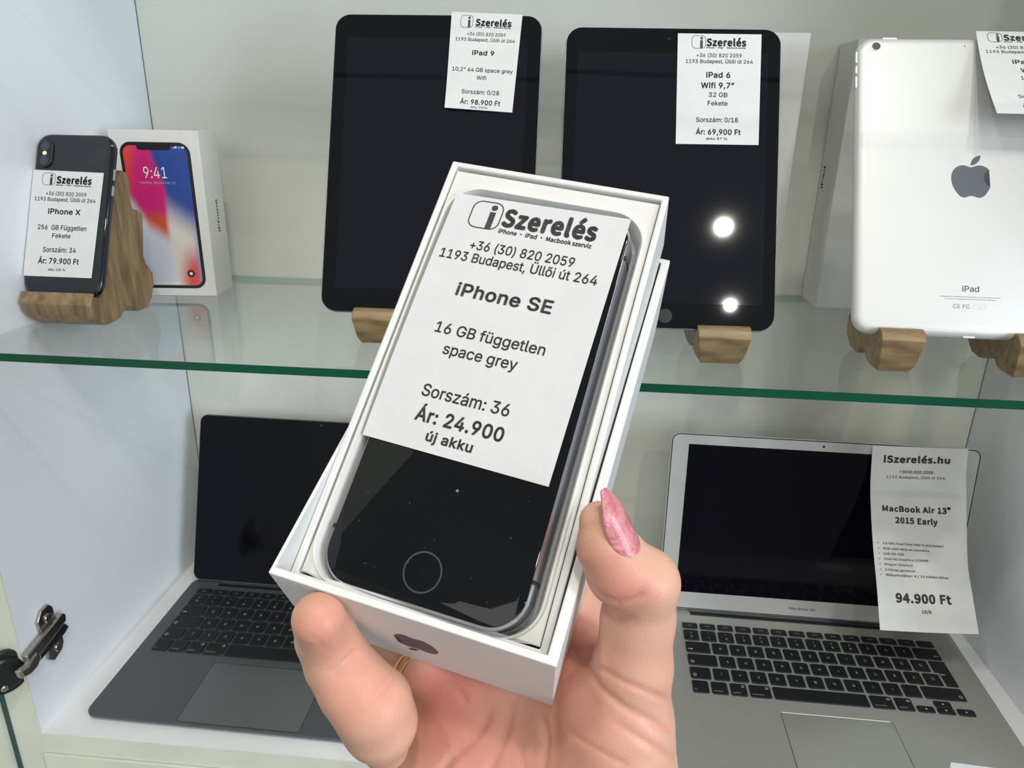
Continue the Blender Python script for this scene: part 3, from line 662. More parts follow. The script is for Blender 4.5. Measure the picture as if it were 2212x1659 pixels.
def left_parts(t, sc, lid):
    lid('bezel_glass', MB().slab(.9, 303.1, 2.2, 202.4, 8.6, [(0, -.3), (0, .1), (.2, .22)], seg=8), M['ldisplay'], 30, sc)
    b = MB().box(12, 292, 17, 192, .22, .26); lid('display', b, M['ldisplay'], 0, sc)
    b = MB(); disc(b, (152, 198), 1.1, lambda u, v: (u, v, .28)); lid('webcam', b, M['lens'], 0, sc)
FLt = FR(29.0, 19.4, 0, -0.0118)
laptop('open dark grey laptop with a black screen at the left', FLt, 304.1, 212.4, 6.5, .038, M['sgrey'], M['sgrey'], (15.8, 89.5, 18.9), 2.2, 3.4, 207, 15.2, 1.901, (0.8, 203.5), left_parts, (92, 212, 3, 79.5), M['tpgrey'], mat('dark_key_well', (0.055, 0.058, 0.062), .5))

def lap_pt(F, x, y, z): p = F @ Vector((x * S, y * S, z * S)); return tuple(q / S for q in p)
# torn paper bits on the palm rests
b = MB(); P = [(236.5, 31), (241, 33.5), (243, 37.5), (249, 38.8), (272, 40), (274, 24), (262, 24.6), (252, 25.2), (243, 27.2), (240.5, 29.6)]
b.loft([[(x, y, 6.5 + .038 * y + .05 + (.0 if x > 245 else .6)) for x, y in P], [(x, y, 6.5 + .038 * y + .25 + (.0 if x > 245 else .6)) for x, y in P]])
tag(b.build('paper_scrap', mat('old_sticker', (.50, .52, .45), .8, noise=(300, (.36, .38, .33), 4)), smooth=0, frame=FLt), 'torn pale sticker on the palm rest of the dark laptop', 'paper')
b = MB(); P = [(249, 40.5), (288, 38.5), (290, 8), (244, 8), (245.5, 35)]
b.loft([[(x, y, 5.6 + .045 * y + .03) for x, y in P], [(x, y, 5.6 + .045 * y + .3) for x, y in P]])
tag(b.build('paper_scrap', M['paper'], smooth=0, frame=FRt), 'corner of a white paper slip on the palm rest of the silver laptop', 'paper')

# long hanging label
RL = [(805.7, 252.2, 229.6), (805.8, 240.4, 192.4), (806.1, 228.5, 168.1), (806.3, 205.8, 133.7), (806.5, 180.4, 101.4), (807.2, 156.3, 65.7)]
RR_ = [(903.4, 251.4, 231.3), (902.6, 243.0, 206.0), (902.5, 223.1, 165.3), (902.8, 202.0, 122.6), (903.5, 182.4, 97.7), (904.2, 157.7, 68.2)]
def rail(P):
    P = [Vector(p) for p in P]; cum = [0]
    for a, b_ in zip(P, P[1:]): cum.append(cum[-1] + (b_ - a).length)
    def f(v):
        s_ = v * cum[-1]; 
        for i in range(len(P) - 1):
            if s_ <= cum[i + 1] or i == len(P) - 2:
                k = (s_ - cum[i]) / (cum[i + 1] - cum[i]); a, b_ = P[i], P[i + 1]
                m0 = (P[min(i + 1, len(P) - 1)] - P[max(i - 1, 0)]) / (2 if i else 1); m1 = (P[min(i + 2, len(P) - 1)] - P[i]) / (2 if i + 2 < len(P) else 1)
                return (2 * k**3 - 3 * k * k + 1) * a + (k**3 - 2 * k * k + k) * m0 + (-2 * k**3 + 3 * k * k) * b_ + (k**3 - k * k) * m1
    return f
rl_, rr_ = rail(RL), rail(RR_)
TLc, TRc, BRc, BLc = Vector(RL[0]), Vector(RR_[0]), Vector(RR_[-1]), Vector(RL[-1])
def bend(u, v):
    flat = (TLc * (1 - u) + TRc * u) * (1 - v) + (BLc * (1 - u) + BRc * u) * v
    return rl_(v) * (1 - u) + rr_(v) * u - flat + Vector((0, -1, .3)) * (1.6 * math.sin(math.pi * u) * v)
LB = [(1, '1,6 GHz Dual Core Intel i5 processzor', .75, .545), (2, '8GB 1600 MHz-es memória', .59, .574), (3, '128 GB SSD', .32, .602), (4, 'Intel HD Graphics 1536MB', .575, .631), (5, 'Magyar billentyű', .40, .659), (6, '2 hónap garancia', .42, .688), (7, 'Akkumulátor: 4 / 15 töltésciklus', .77, .716)]
price_label('long white price label reading 94.900 Ft hanging over the silver laptop', [TLc, TRc, BRc, BLc], [
    ('t', 'iSzerelés.hu', .125, .825, .093, .040, .02), ('t', '+3630 820 2059', .30, .655, .148, .0165, .006), ('t', '1193 Budapest, Üllői út 264.', .165, .79, .180, .0165, .006),
    ('t', 'MacBook Air 13”', .12, .835, .368, .034, .02), ('t', '2015 Early', .25, .695, .432, .034, .02)] +
    [('t', s_, .105, u_, v_, .0125, .004) for _, s_, u_, v_ in LB] + [('t', '•', .05, .065, v_ , .012, 0) for _, s_, u_, v_ in LB] + [
    ('t', '94.900 Ft', .185, .765, .855, .052, .02), ('t', '18/8', .44, .54, .905, .018, .006)], curve=bend, face='b')

# ================================================================== the held box: lid underneath, base resting askew in it
FL = frame((405.15, -338.63, 436.38), (0.9733, -0.1838, -0.1375), (0.2293, 0.8090, 0.5412))
FBs = frame((405.21, -330.16, 430.97), (0.9727, -0.2006, -0.1168), (0.2196, 0.6323, 0.7429))
LX0, LX1, LL, LH = -1.3, 74.6, 140.7, 38.0
def tray_box(b, x0, x1, y0, y1, z0, z1, t_, tl_=None, tr_=None):
    tl_ = tl_ or t_; tr_ = tr_ or t_
    o = [(x0, y0), (x1, y0), (x1, y1), (x0, y1)]; i = [(x0 + tl_, y0 + t_), (x1 - tr_, y0 + t_), (x1 - tr_, y1 - t_), (x0 + tl_, y1 - t_)]
    return b.loft([[(a, c_, z0 + t_) for a, c_ in i], [(a, c_, z1) for a, c_ in i], [(a, c_, z1) for a, c_ in o], [(a, c_, z0) for a, c_ in o]], 0, True, True)
t = thing('phone_box', 'outer white box lid, turned over, with an upside-down grey emblem, held in the hand', 'box', FL)
tray_box(MB(), LX0, LX1, 0, LL, -LH, 0, 2.1, 1.0, 2.8).build('lid_shell', M['cardlid'], t, smooth=0, bevel=.35)
b = MB(); fruit_logo(b, 0, 0, 12.4, lambda u, v: (36.4 - u, -.04, -20.8 - v), h=9.6); b.build('fruit_emblem', M['boxlogo'], t, smooth=0)['label'] = 'dark grey emblem, upside down'
b = MB(); put(b, 'iPhone', 0, 27, 0, 4.6, lambda u, v: (74.55, 67 + u, -29.5 + v * .9), .012); b.build('side_lettering', M['greyink'], t, smooth=0)

BX0, BX1, BY0, BL_, BH = 0.6, 72.0, -1.0, 137.8, 27.0
t = thing('phone_box', 'inner white open box with a moulded tray around the small black phone', 'box', FBs)
tray_box(MB(), BX0, BX1, BY0, BL_, -BH, 0, 2.0).build('base_shell', M['cardlid'], t, smooth=0, bevel=.5)
# moulded insert with a recess for the phone (raised rim around the recess)
ins = MB(); ix0, ix1, iy0, iy1 = BX0 + 2.3, BX1 - 2.3, BY0 + 2.5, BL_ - 2.8
cav = lambda i, z: rr(5.0 + i, 67.0 - i, 0.9 + i * .5, 128.2 - i, 10 - i, z, 10)
n_ = len(cav(0, 0))
def outer(z, g=0.0):
    o = []; c_ = [(ix1 - g, iy0 + g), (ix1 - g, iy1 - g), (ix0 + g, iy1 - g), (ix0 + g, iy0 + g)]; k = n_ // 4
    for (x, y) in c_: o += [(x, y, z)] * k
    return o
ins.loft([outer(-6), outer(-1.2), outer(-.9, .3), cav(-1.8, -.9), cav(-1.35, -.15), cav(-.75, -.15), cav(-.2, -1.2), cav(.4, -3.0), cav(.9, -7.5), cav(2.5, -8.2)], 0, False, True)
ins.build('moulded_tray', M['card'], t, smooth=35)

# phone lying in the tray, its right long edge a little raised
tl = math.radians(5.2)
BU, BV, BN = [Vector(FBs.to_3x3().col[i]) for i in range(3)]
po = Vector((405.21, -330.16, 430.97)) + BU * 6.9 + BV * 1.35 + BN * (-0.9)
FPh = frame(tuple(po), tuple(BU * math.cos(tl) + BN * math.sin(tl)), tuple(BV))
PW, PHt = 58.2, 123.8
t = thing('smartphone', 'small black smartphone with a round home button, lying in the open white box', 'phone', FPh)
MB().slab(0, PW, 0, PHt, 10, [(.6, -7.6), (0, -7.0), (0, -1.0)], seg=12).build('aluminium_band', M['rim'], t, smooth=50)
MB().slab(0, PW, 0, PHt, 10, [(0, -1.0), (.55, -.25)], seg=12, cap0=False).build('polished_chamfer', M['chamfer'], t, smooth=50)
MB().slab(.7, PW - .7, .7, PHt - .7, 9.3, [(0, -.5), (0, -.1), (.3, .05)], seg=12).build('front_glass', M['glass'], t, smooth=30)
b = MB(); ribbon(b, [(29.1 + 5.15 * math.cos(a), 8.9 + 5.15 * math.sin(a)) for a in [2 * math.pi * i / 48 for i in range(48)]], .45, lambda x, y: (x, y, .09)); b.build('home_button_ring', M['ring'], [c for c in t.children if c.name.startswith('front_glass')][0], smooth=0)
for x0, x1 in ((-.05, .7), (PW - .7, PW + .05)):
    for y in (13.6, 109.2): MB().box(x0, x1, y, y + 1.1, -7, -.05).build('antenna_band', M['black'], t)
b = MB()
rnd = random.Random(4)
disc(b, (31.2, 31.5), .42, lambda x, y: (x, y, .08), seg=10)
for _ in range(15):
    x, y, a = rnd.uniform(4, 54), rnd.uniform(3, 38), rnd.uniform(0, 3.1); l_ = rnd.uniform(.15, .7)
    ribbon(b, [(x, y), (x + l_ * math.cos(a), y + l_ * math.sin(a))], .07, lambda x, y: (x, y, .08), closed=False)
b.build('dust', mat('grey_dust', (.22, .22, .23), .9), t, smooth=0)

def bp(x, y, lift=0.35):
    """a point on the phone's front, from box-base coordinates"""
    z = (x - 6.9) * math.tan(tl) - .9
    return Vector((405.21, -330.16, 430.97)) + BU * x + BV * y + BN * (z + lift)
T0, T1 = (6.1, 125.9), (63.2, 124.1); B1, B0 = (61.6, 39.7), (5.5, 41.6)
H_ = 84.3; Wd = 56.8
uu = lambda x: (x - 5.9) / Wd
vv = lambda y: 1 - (y - 40.7) / H_
price_label('large white price label reading Ár: 24.900 on the phone in the hand', [bp(*T0, .9), bp(*T1), bp(*B1), bp(*B0, .5)], [
    ('logo', uu(13.2), uu(23.3), vv(123.4), vv(113.4), .36),
    ('t', 'Szerelés', uu(24.1), uu(54.3), vv(115.1) , 6.9 / H_, .020), ('t', 'iPhone • iPad • Macbook szerviz', uu(24.1), uu(53.8), vv(112.7) , 1.6 / H_, .012),
    ('t', '+36 (30) 820 2059', uu(17.0), uu(50.4), vv(105.4), 3.3 / H_, .002), ('t', '1193 Budapest, Üllői út 264', uu(8.4), uu(58.7), vv(100.8), 3.3 / H_, .002),
    ('t', 'iPhone SE', uu(18.0), uu(48.4), vv(88.9), 4.5 / H_, BD), ('t', '16 GB független', uu(16.0), uu(50.4), vv(76.0), 3.5 / H_, .002), ('t', 'space grey', uu(20.8), uu(43.9), vv(69.8), 3.5 / H_, .002),
    ('t', 'Sorszám: 36', uu(19.0), uu(46.0), vv(56.2), 3.7 / H_, .002), ('t', 'Ár: 24.900', uu(19.6), uu(46.6), vv(48.8), 4.2 / H_, BD), ('t', 'új akku', uu(24.9), uu(39.2), vv(43.8), 3.0 / H_, BD)],
    curve=lambda u, v: BN * (1.0 * math.sin(math.pi * v) * (0.4 + .6 * (1 - u))))

# ================================================================== the hand: one continuous surface
HAND = {"thumb": [[486.56, -331.75, 453.36, 5.0], [488.77, -333.61, 447.62, 7.3], [492.63, -334.39, 441.55, 8.5], [498.69, -333.13, 437.69, 8.3], [498.05, -331.15, 425.46, 9.2], [497.65, -332.14, 410.84, 10.2], [494.75, -332.57, 392.35, 15.3], [494.79, -336.3, 369.91, 19], [493.62, -339.15, 341.26, 21]], "palm1": [[477.23, -318.78, 387.32, 11], [482.23, -325.95, 369.02, 15], [484.12, -336.32, 345.44, 18], [480.38, -347.24, 312.68, 22]], "palm2": [[464.81, -317.37, 388.2, 12.0], [469.33, -324.8, 366.29, 14.5], [474.76, -335.71, 343.37, 18], [477.7, -347.48, 312.63, 22]], "palm3": [[451.77, -318.2, 385.93, 12.0], [458.4, -325.78, 366.09, 15], [465.33, -336.55, 343.19, 18], [472.34, -347.96, 312.53, 20]], "palm4": [[444.07, -318.97, 373.59, 12], [447.25, -327.32, 362.87, 15], [455.9, -337.4, 343.02, 18], [468.32, -348.32, 312.46, 20]], "thenar_fill": [[483.59, -324.11, 382.85, 10], [491.23, -334.18, 361.77, 16]], "web": [[484.45, -323.01, 397.68, 8], [490.64, -328.43, 395.97, 11]], "index": [[477.23, -318.78, 387.32, 10.5], [486.02, -308.95, 399.15, 8.2], [479.86, -293.37, 409.97, 8], [467.65, -278.68, 420.51, 7.6], [457.43, -269.94, 427.26, 7]], "middle": [[464.81, -317.37, 388.2, 11], [461.0, -308.68, 399.21, 8.6], [448.06, -292.85, 410.53, 8.2], [433.85, -280.78, 419.34, 7.8], [426.44, -274.94, 424.34, 7]], "ring": [[451.77, -318.2, 385.93, 11], [438.49, -317.29, 393.73, 8.6], [425.31, -308.53, 400.18, 8.3], [417.29, -296.44, 408.79, 8], [417.55, -287.95, 415.47, 7.2]], "pinky": [[418.17, -343.57, 427.71, 6.6], [417.62, -338.08, 417.52, 7.6], [420.3, -338.25, 410.2, 8.4], [425.11, -340.36, 404.66, 9.3], [429.72, -340.87, 399.17, 10.2], [431.17, -339.93, 392.48, 9.8], [431.58, -337.32, 381.79, 6.5]], "forearm": [[475.15, -348.61, 310.04, 25], [469.15, -398.61, 240.04, 27], [465.15, -440.61, 170.04, 30]]}
CREASES = [{"p": [[421.0, -346.4, 414.1], [421.7, -346.2, 414.3], [422.3, -346.0, 414.5], [422.9, -345.7, 414.7], [423.5, -345.4, 414.8], [423.9, -345.0, 415.1], [424.3, -344.6, 415.3], [424.7, -344.2, 415.5], [425.1, -343.8, 415.7], [425.5, -343.0, 416.1], [425.8, -342.1, 416.5], [426.1, -341.1, 416.8], [426.4, -340.0, 417.0]], "w": 0.55, "d": 1.5}, {"p": [[423.4, -344.9, 415.9], [424.0, -344.4, 416.2], [424.6, -343.7, 416.4], [425.1, -343.0, 416.6], [425.6, -342.2, 416.7]], "w": 0.4, "d": 0.48}, {"p": [[430.5, -348.2, 407.9], [431.0, -347.7, 408.2], [431.5, -347.1, 408.5], [432.0, -346.5, 408.7], [432.5, -345.9, 408.9], [432.9, -345.1, 409.1], [433.3, -344.4, 409.2], [433.7, -343.5, 409.3], [434.1, -342.6, 409.3], [434.2, -341.7, 409.3], [434.4, -340.8, 409.3], [434.5, -339.7, 409.1], [434.6, -338.5, 408.8]], "w": 0.55, "d": 1.4}, {"p": [[431.7, -348.3, 407.0], [432.4, -347.6, 407.4], [433.1, -346.9, 407.6], [433.8, -346.0, 407.8], [434.4, -345.1, 408.0], [434.8, -344.1, 408.1], [435.2, -343.1, 408.2], [435.6, -341.9, 408.1], [435.9, -340.5, 407.9]], "w": 0.4, "d": 0.48}, {"p": [[418.2, -350.1, 428.3], [418.8, -350.1, 427.8], [419.4, -350.1, 427.2], [419.9, -349.8, 426.4], [420.3, -349.4, 425.5], [420.6, -348.8, 424.5], [421.0, -348.2, 423.4], [421.3, -347.5, 422.3], [421.6, -346.8, 421.1]], "w": 0.32, "d": 0.32}, {"p": [[485.7, -339.9, 440.0], [486.2, -340.4, 439.7], [486.7, -340.8, 439.3], [487.2, -341.2, 438.9], [487.8, -341.3, 438.3], [488.7, -341.9, 438.4], [489.6, -342.4, 438.4], [490.6, -342.6, 438.3], [491.6, -342.7, 438.0], [492.5, -342.9, 438.5], [493.4, -343.0, 438.7], [494.3, -342.9, 438.9], [495.3, -342.8, 439.1], [495.9, -342.8, 439.6], [496.6, -342.6, 440.1], [497.2, -342.5, 440.5], [497.9, -342.2, 440.8]], "w": 0.72, "d": 1.44}, {"p": [[488.6, -332.5, 427.8], [489.6, -335.1, 429.3], [490.7, -336.7, 430.1], [491.7, -338.0, 430.6], [492.8, -338.9, 430.9], [493.7, -339.6, 431.6], [494.6, -340.2, 432.3], [495.5, -340.7, 432.8], [496.4, -341.1, 433.3]], "w": 0.64, "d": 0.56}, {"p": [[485.7, -324.8, 406.5], [485.8, -326.9, 407.3], [485.9, -329.1, 408.2], [486.0, -331.1, 409.0], [486.1, -332.6, 409.3], [486.9, -335.5, 410.3], [487.8, -337.4, 410.4], [488.6, -338.9, 410.1], [489.5, -340.0, 409.6], [490.9, -341.3, 409.4], [492.4, -342.2, 409.0], [493.8, -342.9, 408.3], [495.3, -343.4, 407.5], [497.1, -343.6, 406.8], [498.9, -343.7, 405.9], [500.7, -343.4, 404.7], [502.6, -342.8, 403.3], [503.9, -342.4, 402.0], [505.2, -341.7, 400.6], [506.7, -340.8, 398.9], [508.2, -339.4, 396.7]], "w": 0.96, "d": 0.96}, {"p": [[488.2, -336.5, 413.7], [489.6, -338.4, 414.4], [491.0, -339.8, 414.7], [492.4, -340.9, 414.6], [493.8, -341.6, 414.4], [495.5, -342.2, 414.2], [497.2, -342.5, 413.7], [499.0, -342.6, 413.1], [500.8, -342.4, 412.1], [502.3, -341.8, 411.1], [504.0, -340.9, 409.6], [505.8, -339.2, 407.5], [508.1, -335.1, 403.2]], "w": 0.8, "d": 0.8}, {"p": [[493.2, -344.4, 403.8], [495.0, -345.0, 403.1], [496.7, -345.3, 402.1], [498.5, -345.5, 401.0], [500.3, -345.4, 399.7], [502.5, -345.0, 398.0], [504.8, -344.0, 395.7], [507.4, -342.2, 392.5], [510.4, -338.1, 387.0]], "w": 0.8, "d": 0.72}, {"p": [[481.3, -340.3, 395.5], [483.3, -342.5, 396.3], [485.2, -344.2, 396.7], [487.1, -345.5, 396.7], [489.0, -346.5, 396.5], [491.0, -347.2, 396.2], [493.0, -347.8, 395.6], [495.1, -348.0, 394.9], [497.1, -348.1, 393.9]], "w": 0.72, "d": 0.48}, {"p": [[460.1, -330.6, 390.0], [459.3, -331.3, 388.6], [458.4, -332.1, 387.2], [457.5, -332.8, 385.7], [456.6, -333.5, 384.3], [455.0, -334.3, 382.8], [453.3, -335.0, 381.3], [451.6, -335.8, 379.9], [450.0, -336.6, 378.5], [448.7, -337.7, 377.0], [447.4, -338.7, 375.4], [446.1, -339.7, 373.8], [444.7, -340.5, 372.0]], "w": 1.04, "d": 1.6}, {"p": [[466.5, -329.5, 392.9], [465.9, -330.4, 390.9], [465.4, -331.3, 388.8], [464.9, -332.3, 386.8], [464.4, -333.3, 385.0], [463.6, -334.5, 383.1], [462.7, -335.6, 381.4], [461.9, -336.8, 379.6], [461.1, -338.0, 377.9], [460.6, -339.1, 376.5], [460.1, -340.0, 375.0], [459.6, -341.0, 373.5], [459.1, -341.9, 372.0]], "w": 0.96, "d": 1.44}, {"p": [[474.6, -331.1, 391.2], [474.9, -332.1, 389.9], [475.3, -333.0, 388.7], [475.6, -333.9, 387.4], [476.0, -334.9, 386.2], [475.8, -336.1, 384.1], [475.6, -337.3, 382.2], [475.4, -338.6, 380.3], [475.2, -339.9, 378.3], [475.0, -340.8, 376.8], [474.8, -341.6, 375.2], [474.5, -342.4, 373.6], [474.3, -343.1, 371.9]], "w": 0.96, "d": 1.44}, {"p": [[468.3, -333.8, 384.2], [468.7, -334.5, 383.0], [469.1, -335.3, 381.8], [469.5, -336.2, 380.6], [469.9, -337.0, 379.5], [470.3, -337.8, 378.4], [470.7, -338.6, 377.2], [471.1, -339.4, 376.0], [471.5, -340.1, 374.8]], "w": 0.64, "d": 0.8}, {"p": [[446.2, -325.1, 396.6], [447.3, -325.8, 396.1], [448.4, -326.4, 395.6], [449.5, -327.1, 395.0], [450.6, -327.7, 394.5], [451.3, -328.3, 393.8], [452.1, -328.8, 393.2], [452.8, -329.3, 392.5], [453.5, -329.7, 391.7]], "w": 0.8, "d": 0.64}]
BLUSH = [[[420.3, -348.0, 432.2], 8, 0.55], [[424.0, -345.1, 414.9], 9, 0.35], [[433.8, -347.5, 406.5], 10, 0.25], [[490.8, -343.2, 440.6], 8, 0.5], [[487.7, -341.4, 448.0], 6, 0.35], [[498.5, -342.1, 440.4], 6, 0.3], [[451.8, -326.9, 395.5], 14, 0.5], [[442.4, -326.6, 394.3], 10, 0.3], [[481.3, -325.1, 404.8], 12, 0.5], [[484.3, -343.7, 396.1], 16, 0.35], [[450.2, -333.8, 382.2], 16, 0.45], [[469.9, -336.3, 380.4], 14, 0.3], [[499.7, -341.0, 420.1], 14, 0.15], [[485.4, -314.5, 406.1], 9, 0.6]]
HRES = 0.7
def sd_chain(P, ch, k=2.0):
    """smooth union of round cones along a chain of (x, y, z, r)"""
    out = None
    for a, b in zip(ch, ch[1:]):
        A = np.array(a[:3]); B = np.array(b[:3]); ba = B - A; L2 = ba @ ba
        t_ = np.clip(((P - A) @ ba) / L2, 0, 1)
        d = np.linalg.norm(P - A - t_[:, None] * ba, axis=1) - (a[3] + (b[3] - a[3]) * t_)
        out = d if out is None else smin(out, d, k)
    return out
def smin(a, b, k):
    h_ = np.clip(0.5 + 0.5 * (b - a) / k, 0, 1)
    return b * (1 - h_) + a * h_ - k * h_ * (1 - h_)
def sdf_hand(P):
    P = P.astype(np.float64)
    palm = None
    for n in ('palm1', 'palm2', 'palm3', 'palm4'):
        d = sd_chain(P, HAND[n], 3); palm = d if palm is None else smin(palm, d, 9)
    palm = smin(palm, sd_chain(P, HAND['thenar_fill'], 3), 8)
    palm = smin(palm, sd_chain(P, HAND['forearm'], 6), 14)
    f = sd_chain(P, HAND['index'], 2.5); f = np.minimum(f, sd_chain(P, HAND['middle'], 2.5)); f = smin(f, sd_chain(P, HAND['ring'], 2.5), 1.5)
    body = smin(palm, f, 4)
    th = sd_chain(P, HAND['thumb'], 2.2)
    body = smin(body, smin(th, sd_chain(P, HAND['web'], 3), 5), 5)
    body = smin(body, sd_chain(P, HAND['pinky'], 2.0), 0.5)
    for c_ in CREASES:
        w_, dep = c_['w'], c_['d']; m_ = None
        pts = np.array(c_['p'])
        lo, hi = pts.min(0) - 4 * w_, pts.max(0) + 4 * w_
        sel = np.all((P > lo) & (P < hi), axis=1)
        if not sel.any(): continue
        Q = P[sel]; best = np.full(len(Q), 1e9); tt = np.zeros(len(Q)); n = len(pts) - 1
        for i in range(n):
            ba = pts[i + 1] - pts[i]; t_ = np.clip(((Q - pts[i]) @ ba) / (ba @ ba), 0, 1)
            dd = np.linalg.norm(Q - pts[i] - t_[:, None] * ba, axis=1); u_ = dd < best; best[u_] = dd[u_]; tt[u_] = (i + t_[u_]) / n
        fade = np.clip(np.minimum(tt, 1 - tt) * 6 + .15, 0, 1)
        body[sel] += dep * fade * np.exp(-(best / w_) ** 2)
    return body
def surface_nets(lo, hi, h, f):
    lo = np.array(lo, float); n = np.ceil((np.array(hi) - lo) / h).astype(int) + 1
    B = 12; val = np.full(n, 50.0, np.float32)
    for bx_ in range(0, n[0], B):
        for by_ in range(0, n[1], B):
            for bz_ in range(0, n[2], B):
                i0 = np.array([bx_, by_, bz_]); i1 = np.minimum(i0 + B, n)
                c_ = lo + (i0 + i1 - 1) / 2 * h; rad = np.linalg.norm((i1 - i0) * h) / 2
                d = f(c_[None, :])[0]
                if abs(d) > rad + 8: val[i0[0]:i1[0], i0[1]:i1[1], i0[2]:i1[2]] = d; continue
                g = np.stack(np.meshgrid(*[np.arange(i0[k], i1[k]) for k in range(3)], indexing='ij'), -1).reshape(-1, 3)
                val[i0[0]:i1[0], i0[1]:i1[1], i0[2]:i1[2]] = f(lo + g * h).reshape(i1 - i0)
    s = val < 0
    c8 = np.zeros(n - 1, int)
    offs = [(a, b, c_) for a in (0, 1) for b in (0, 1) for c_ in (0, 1)]
    for o in offs: c8 += s[o[0]:n[0] - 1 + o[0], o[1]:n[1] - 1 + o[1], o[2]:n[2] - 1 + o[2]]
    act = np.argwhere((c8 > 0) & (c8 < 8)); idx = np.full(n - 1, -1, int); idx[tuple(act.T)] = np.arange(len(act))
    acc = np.zeros((len(act), 3)); cnt = np.zeros(len(act))
    for a in offs:
        for k in range(3):
            if a[k]: continue
            b = list(a); b[k] = 1; va = val[tuple((act + a).T)]; vb = val[tuple((act + b).T)]
            m_ = (va < 0) != (vb < 0); t_ = np.where(m_, va / (va - vb + 1e-12), 0)
            p = np.array(a, float)[None, :].repeat(len(act), 0); p[:, k] = t_
            acc[m_] += p[m_]; cnt[m_] += 1
    V = lo + (act + acc / cnt[:, None]) * h
    F_ = []
    for k in range(3):
        o1, o2 = [(1, 2), (2, 0), (0, 1)][k]
        sl = [slice(1, n[j] - 1) for j in range(3)]; sl2 = list(sl); sl[k] = slice(0, n[k] - 1); sl2[k] = slice(1, n[k])
        A = s[tuple(sl)]; Bm = s[tuple(sl2)]
        e = np.argwhere(A != Bm); base = e.copy()
        for j in range(3):
            if j != k: base[:, j] += 1
        q = []
        for (da, db) in ((1, 1), (0, 1), (0, 0), (1, 0)):
            c_ = base.copy(); c_[:, o1] -= da; c_[:, o2] -= db; q.append(idx[tuple(c_.T)])
        q = np.stack(q, 1); fl = A[tuple(e.T)]; q[~fl] = q[~fl][:, ::-1]; F_.append(q)
    return V, np.concatenate(F_)
def skin_mat():
    m = bpy.data.materials.new('skin'); m.use_nodes = True; nt = m.node_tree; b = nt.nodes['Principled BSDF']
    tc = nt.nodes.new('ShaderNodeTexCoord')
    n1 = nt.nodes.new('ShaderNodeTexNoise'); n1.inputs['Scale'].default_value = 55; n1.inputs['Detail'].default_value = 3
    r = nt.nodes.new('ShaderNodeValToRGB'); e = r.color_ramp.elements
    e[0].position = .32; e[0].color = (0.71, 0.38, 0.265, 1); e[1].position = .68; e[1].color = (0.75, 0.46, 0.33, 1)
    nt.links.new(tc.outputs['Object'], n1.inputs['Vector']); nt.links.new(n1.outputs['Fac'], r.inputs[0])
    at = nt.nodes.new('ShaderNodeAttribute'); at.attribute_name = 'blush'
    mx = nt.nodes.new('ShaderNodeMix'); mx.data_type = 'RGBA'; mx.inputs[7].default_value = (0.66, 0.235, 0.18, 1)
    nt.links.new(at.outputs['Fac'], mx.inputs[0]); nt.links.new(r.outputs[0], mx.inputs[6]); nt.links.new(mx.outputs[2], b.inputs['Base Color'])
    b.inputs['Roughness'].default_value = .42; b.inputs['Specular IOR Level'].default_value = .4
    b.inputs['Subsurface Weight'].default_value = .28; b.inputs['Subsurface Radius'].default_value = (1.0, .35, .2); b.inputs['Subsurface Scale'].default_value = .004
    v = nt.nodes.new('ShaderNodeTexVoronoi'); v.inputs['Scale'].default_value = 1500; v.feature = 'DISTANCE_TO_EDGE'
    n2 = nt.nodes.new('ShaderNodeTexNoise'); n2.inputs['Scale'].default_value = 420; n2.inputs['Detail'].default_value = 5
    ad = nt.nodes.new('ShaderNodeMath'); ad.operation = 'ADD'
    nt.links.new(tc.outputs['Object'], v.inputs['Vector']); nt.links.new(tc.outputs['Object'], n2.inputs['Vector'])
    nt.links.new(v.outputs[0], ad.inputs[0]); nt.links.new(n2.outputs['Fac'], ad.inputs[1])
    bp_ = nt.nodes.new('ShaderNodeBump'); bp_.inputs['Strength'].default_value = .16; bp_.inputs['Distance'].default_value = .0007
    nt.links.new(ad.outputs[0], bp_.inputs['Height']); nt.links.new(bp_.outputs['Normal'], b.inputs['Normal'])
    return m
V, Fq = surface_nets((396, -485, 120), (526, -235, 470), HRES, sdf_hand)
me = bpy.data.meshes.new('person')
me.vertices.add(len(V)); me.vertices.foreach_set('co', ((V - np.array([475, -340, 330])) * S).astype(np.float32).ravel())
me.loops.add(len(Fq) * 4); me.loops.foreach_set('vertex_index', Fq.ravel().astype(np.int32))
me.polygons.add(len(Fq)); me.polygons.foreach_set('loop_start', (np.arange(len(Fq)) * 4).astype(np.int32)); me.polygons.foreach_set('loop_total', np.full(len(Fq), 4, np.int32))
me.update(); me.validate(); me.polygons.foreach_set('use_smooth', [True] * len(me.polygons)); me.materials.append(skin_mat())
at_ = me.attributes.new('blush', 'FLOAT', 'POINT'); bl = np.zeros(len(V))
for (c_, r_, k_) in BLUSH: bl += k_ * np.exp(-(((V - np.array(c_)) ** 2).sum(1)) / r_ ** 2)
for c_ in CREASES:
    pq = np.array(c_['p']); pq = np.concatenate([pq[:-1] + (pq[1:] - pq[:-1]) * k for k in (0, .25, .5, .75)])
    for q in pq: bl = np.maximum(bl, .5 * np.exp(-((V - q) ** 2).sum(1) / 1.2))
at_.data.foreach_set('value', np.clip(bl, 0, 1).astype(np.float32))
hand = bpy.data.objects.new('person', me); COL.objects.link(hand); hand.location = (475 * S, -340 * S, 330 * S)
sm = hand.modifiers.new('smooth', 'SMOOTH'); sm.factor = .5; sm.iterations = 1
tag(hand, 'bare right hand holding up the open white box, long pink nail on the thumb', 'person')
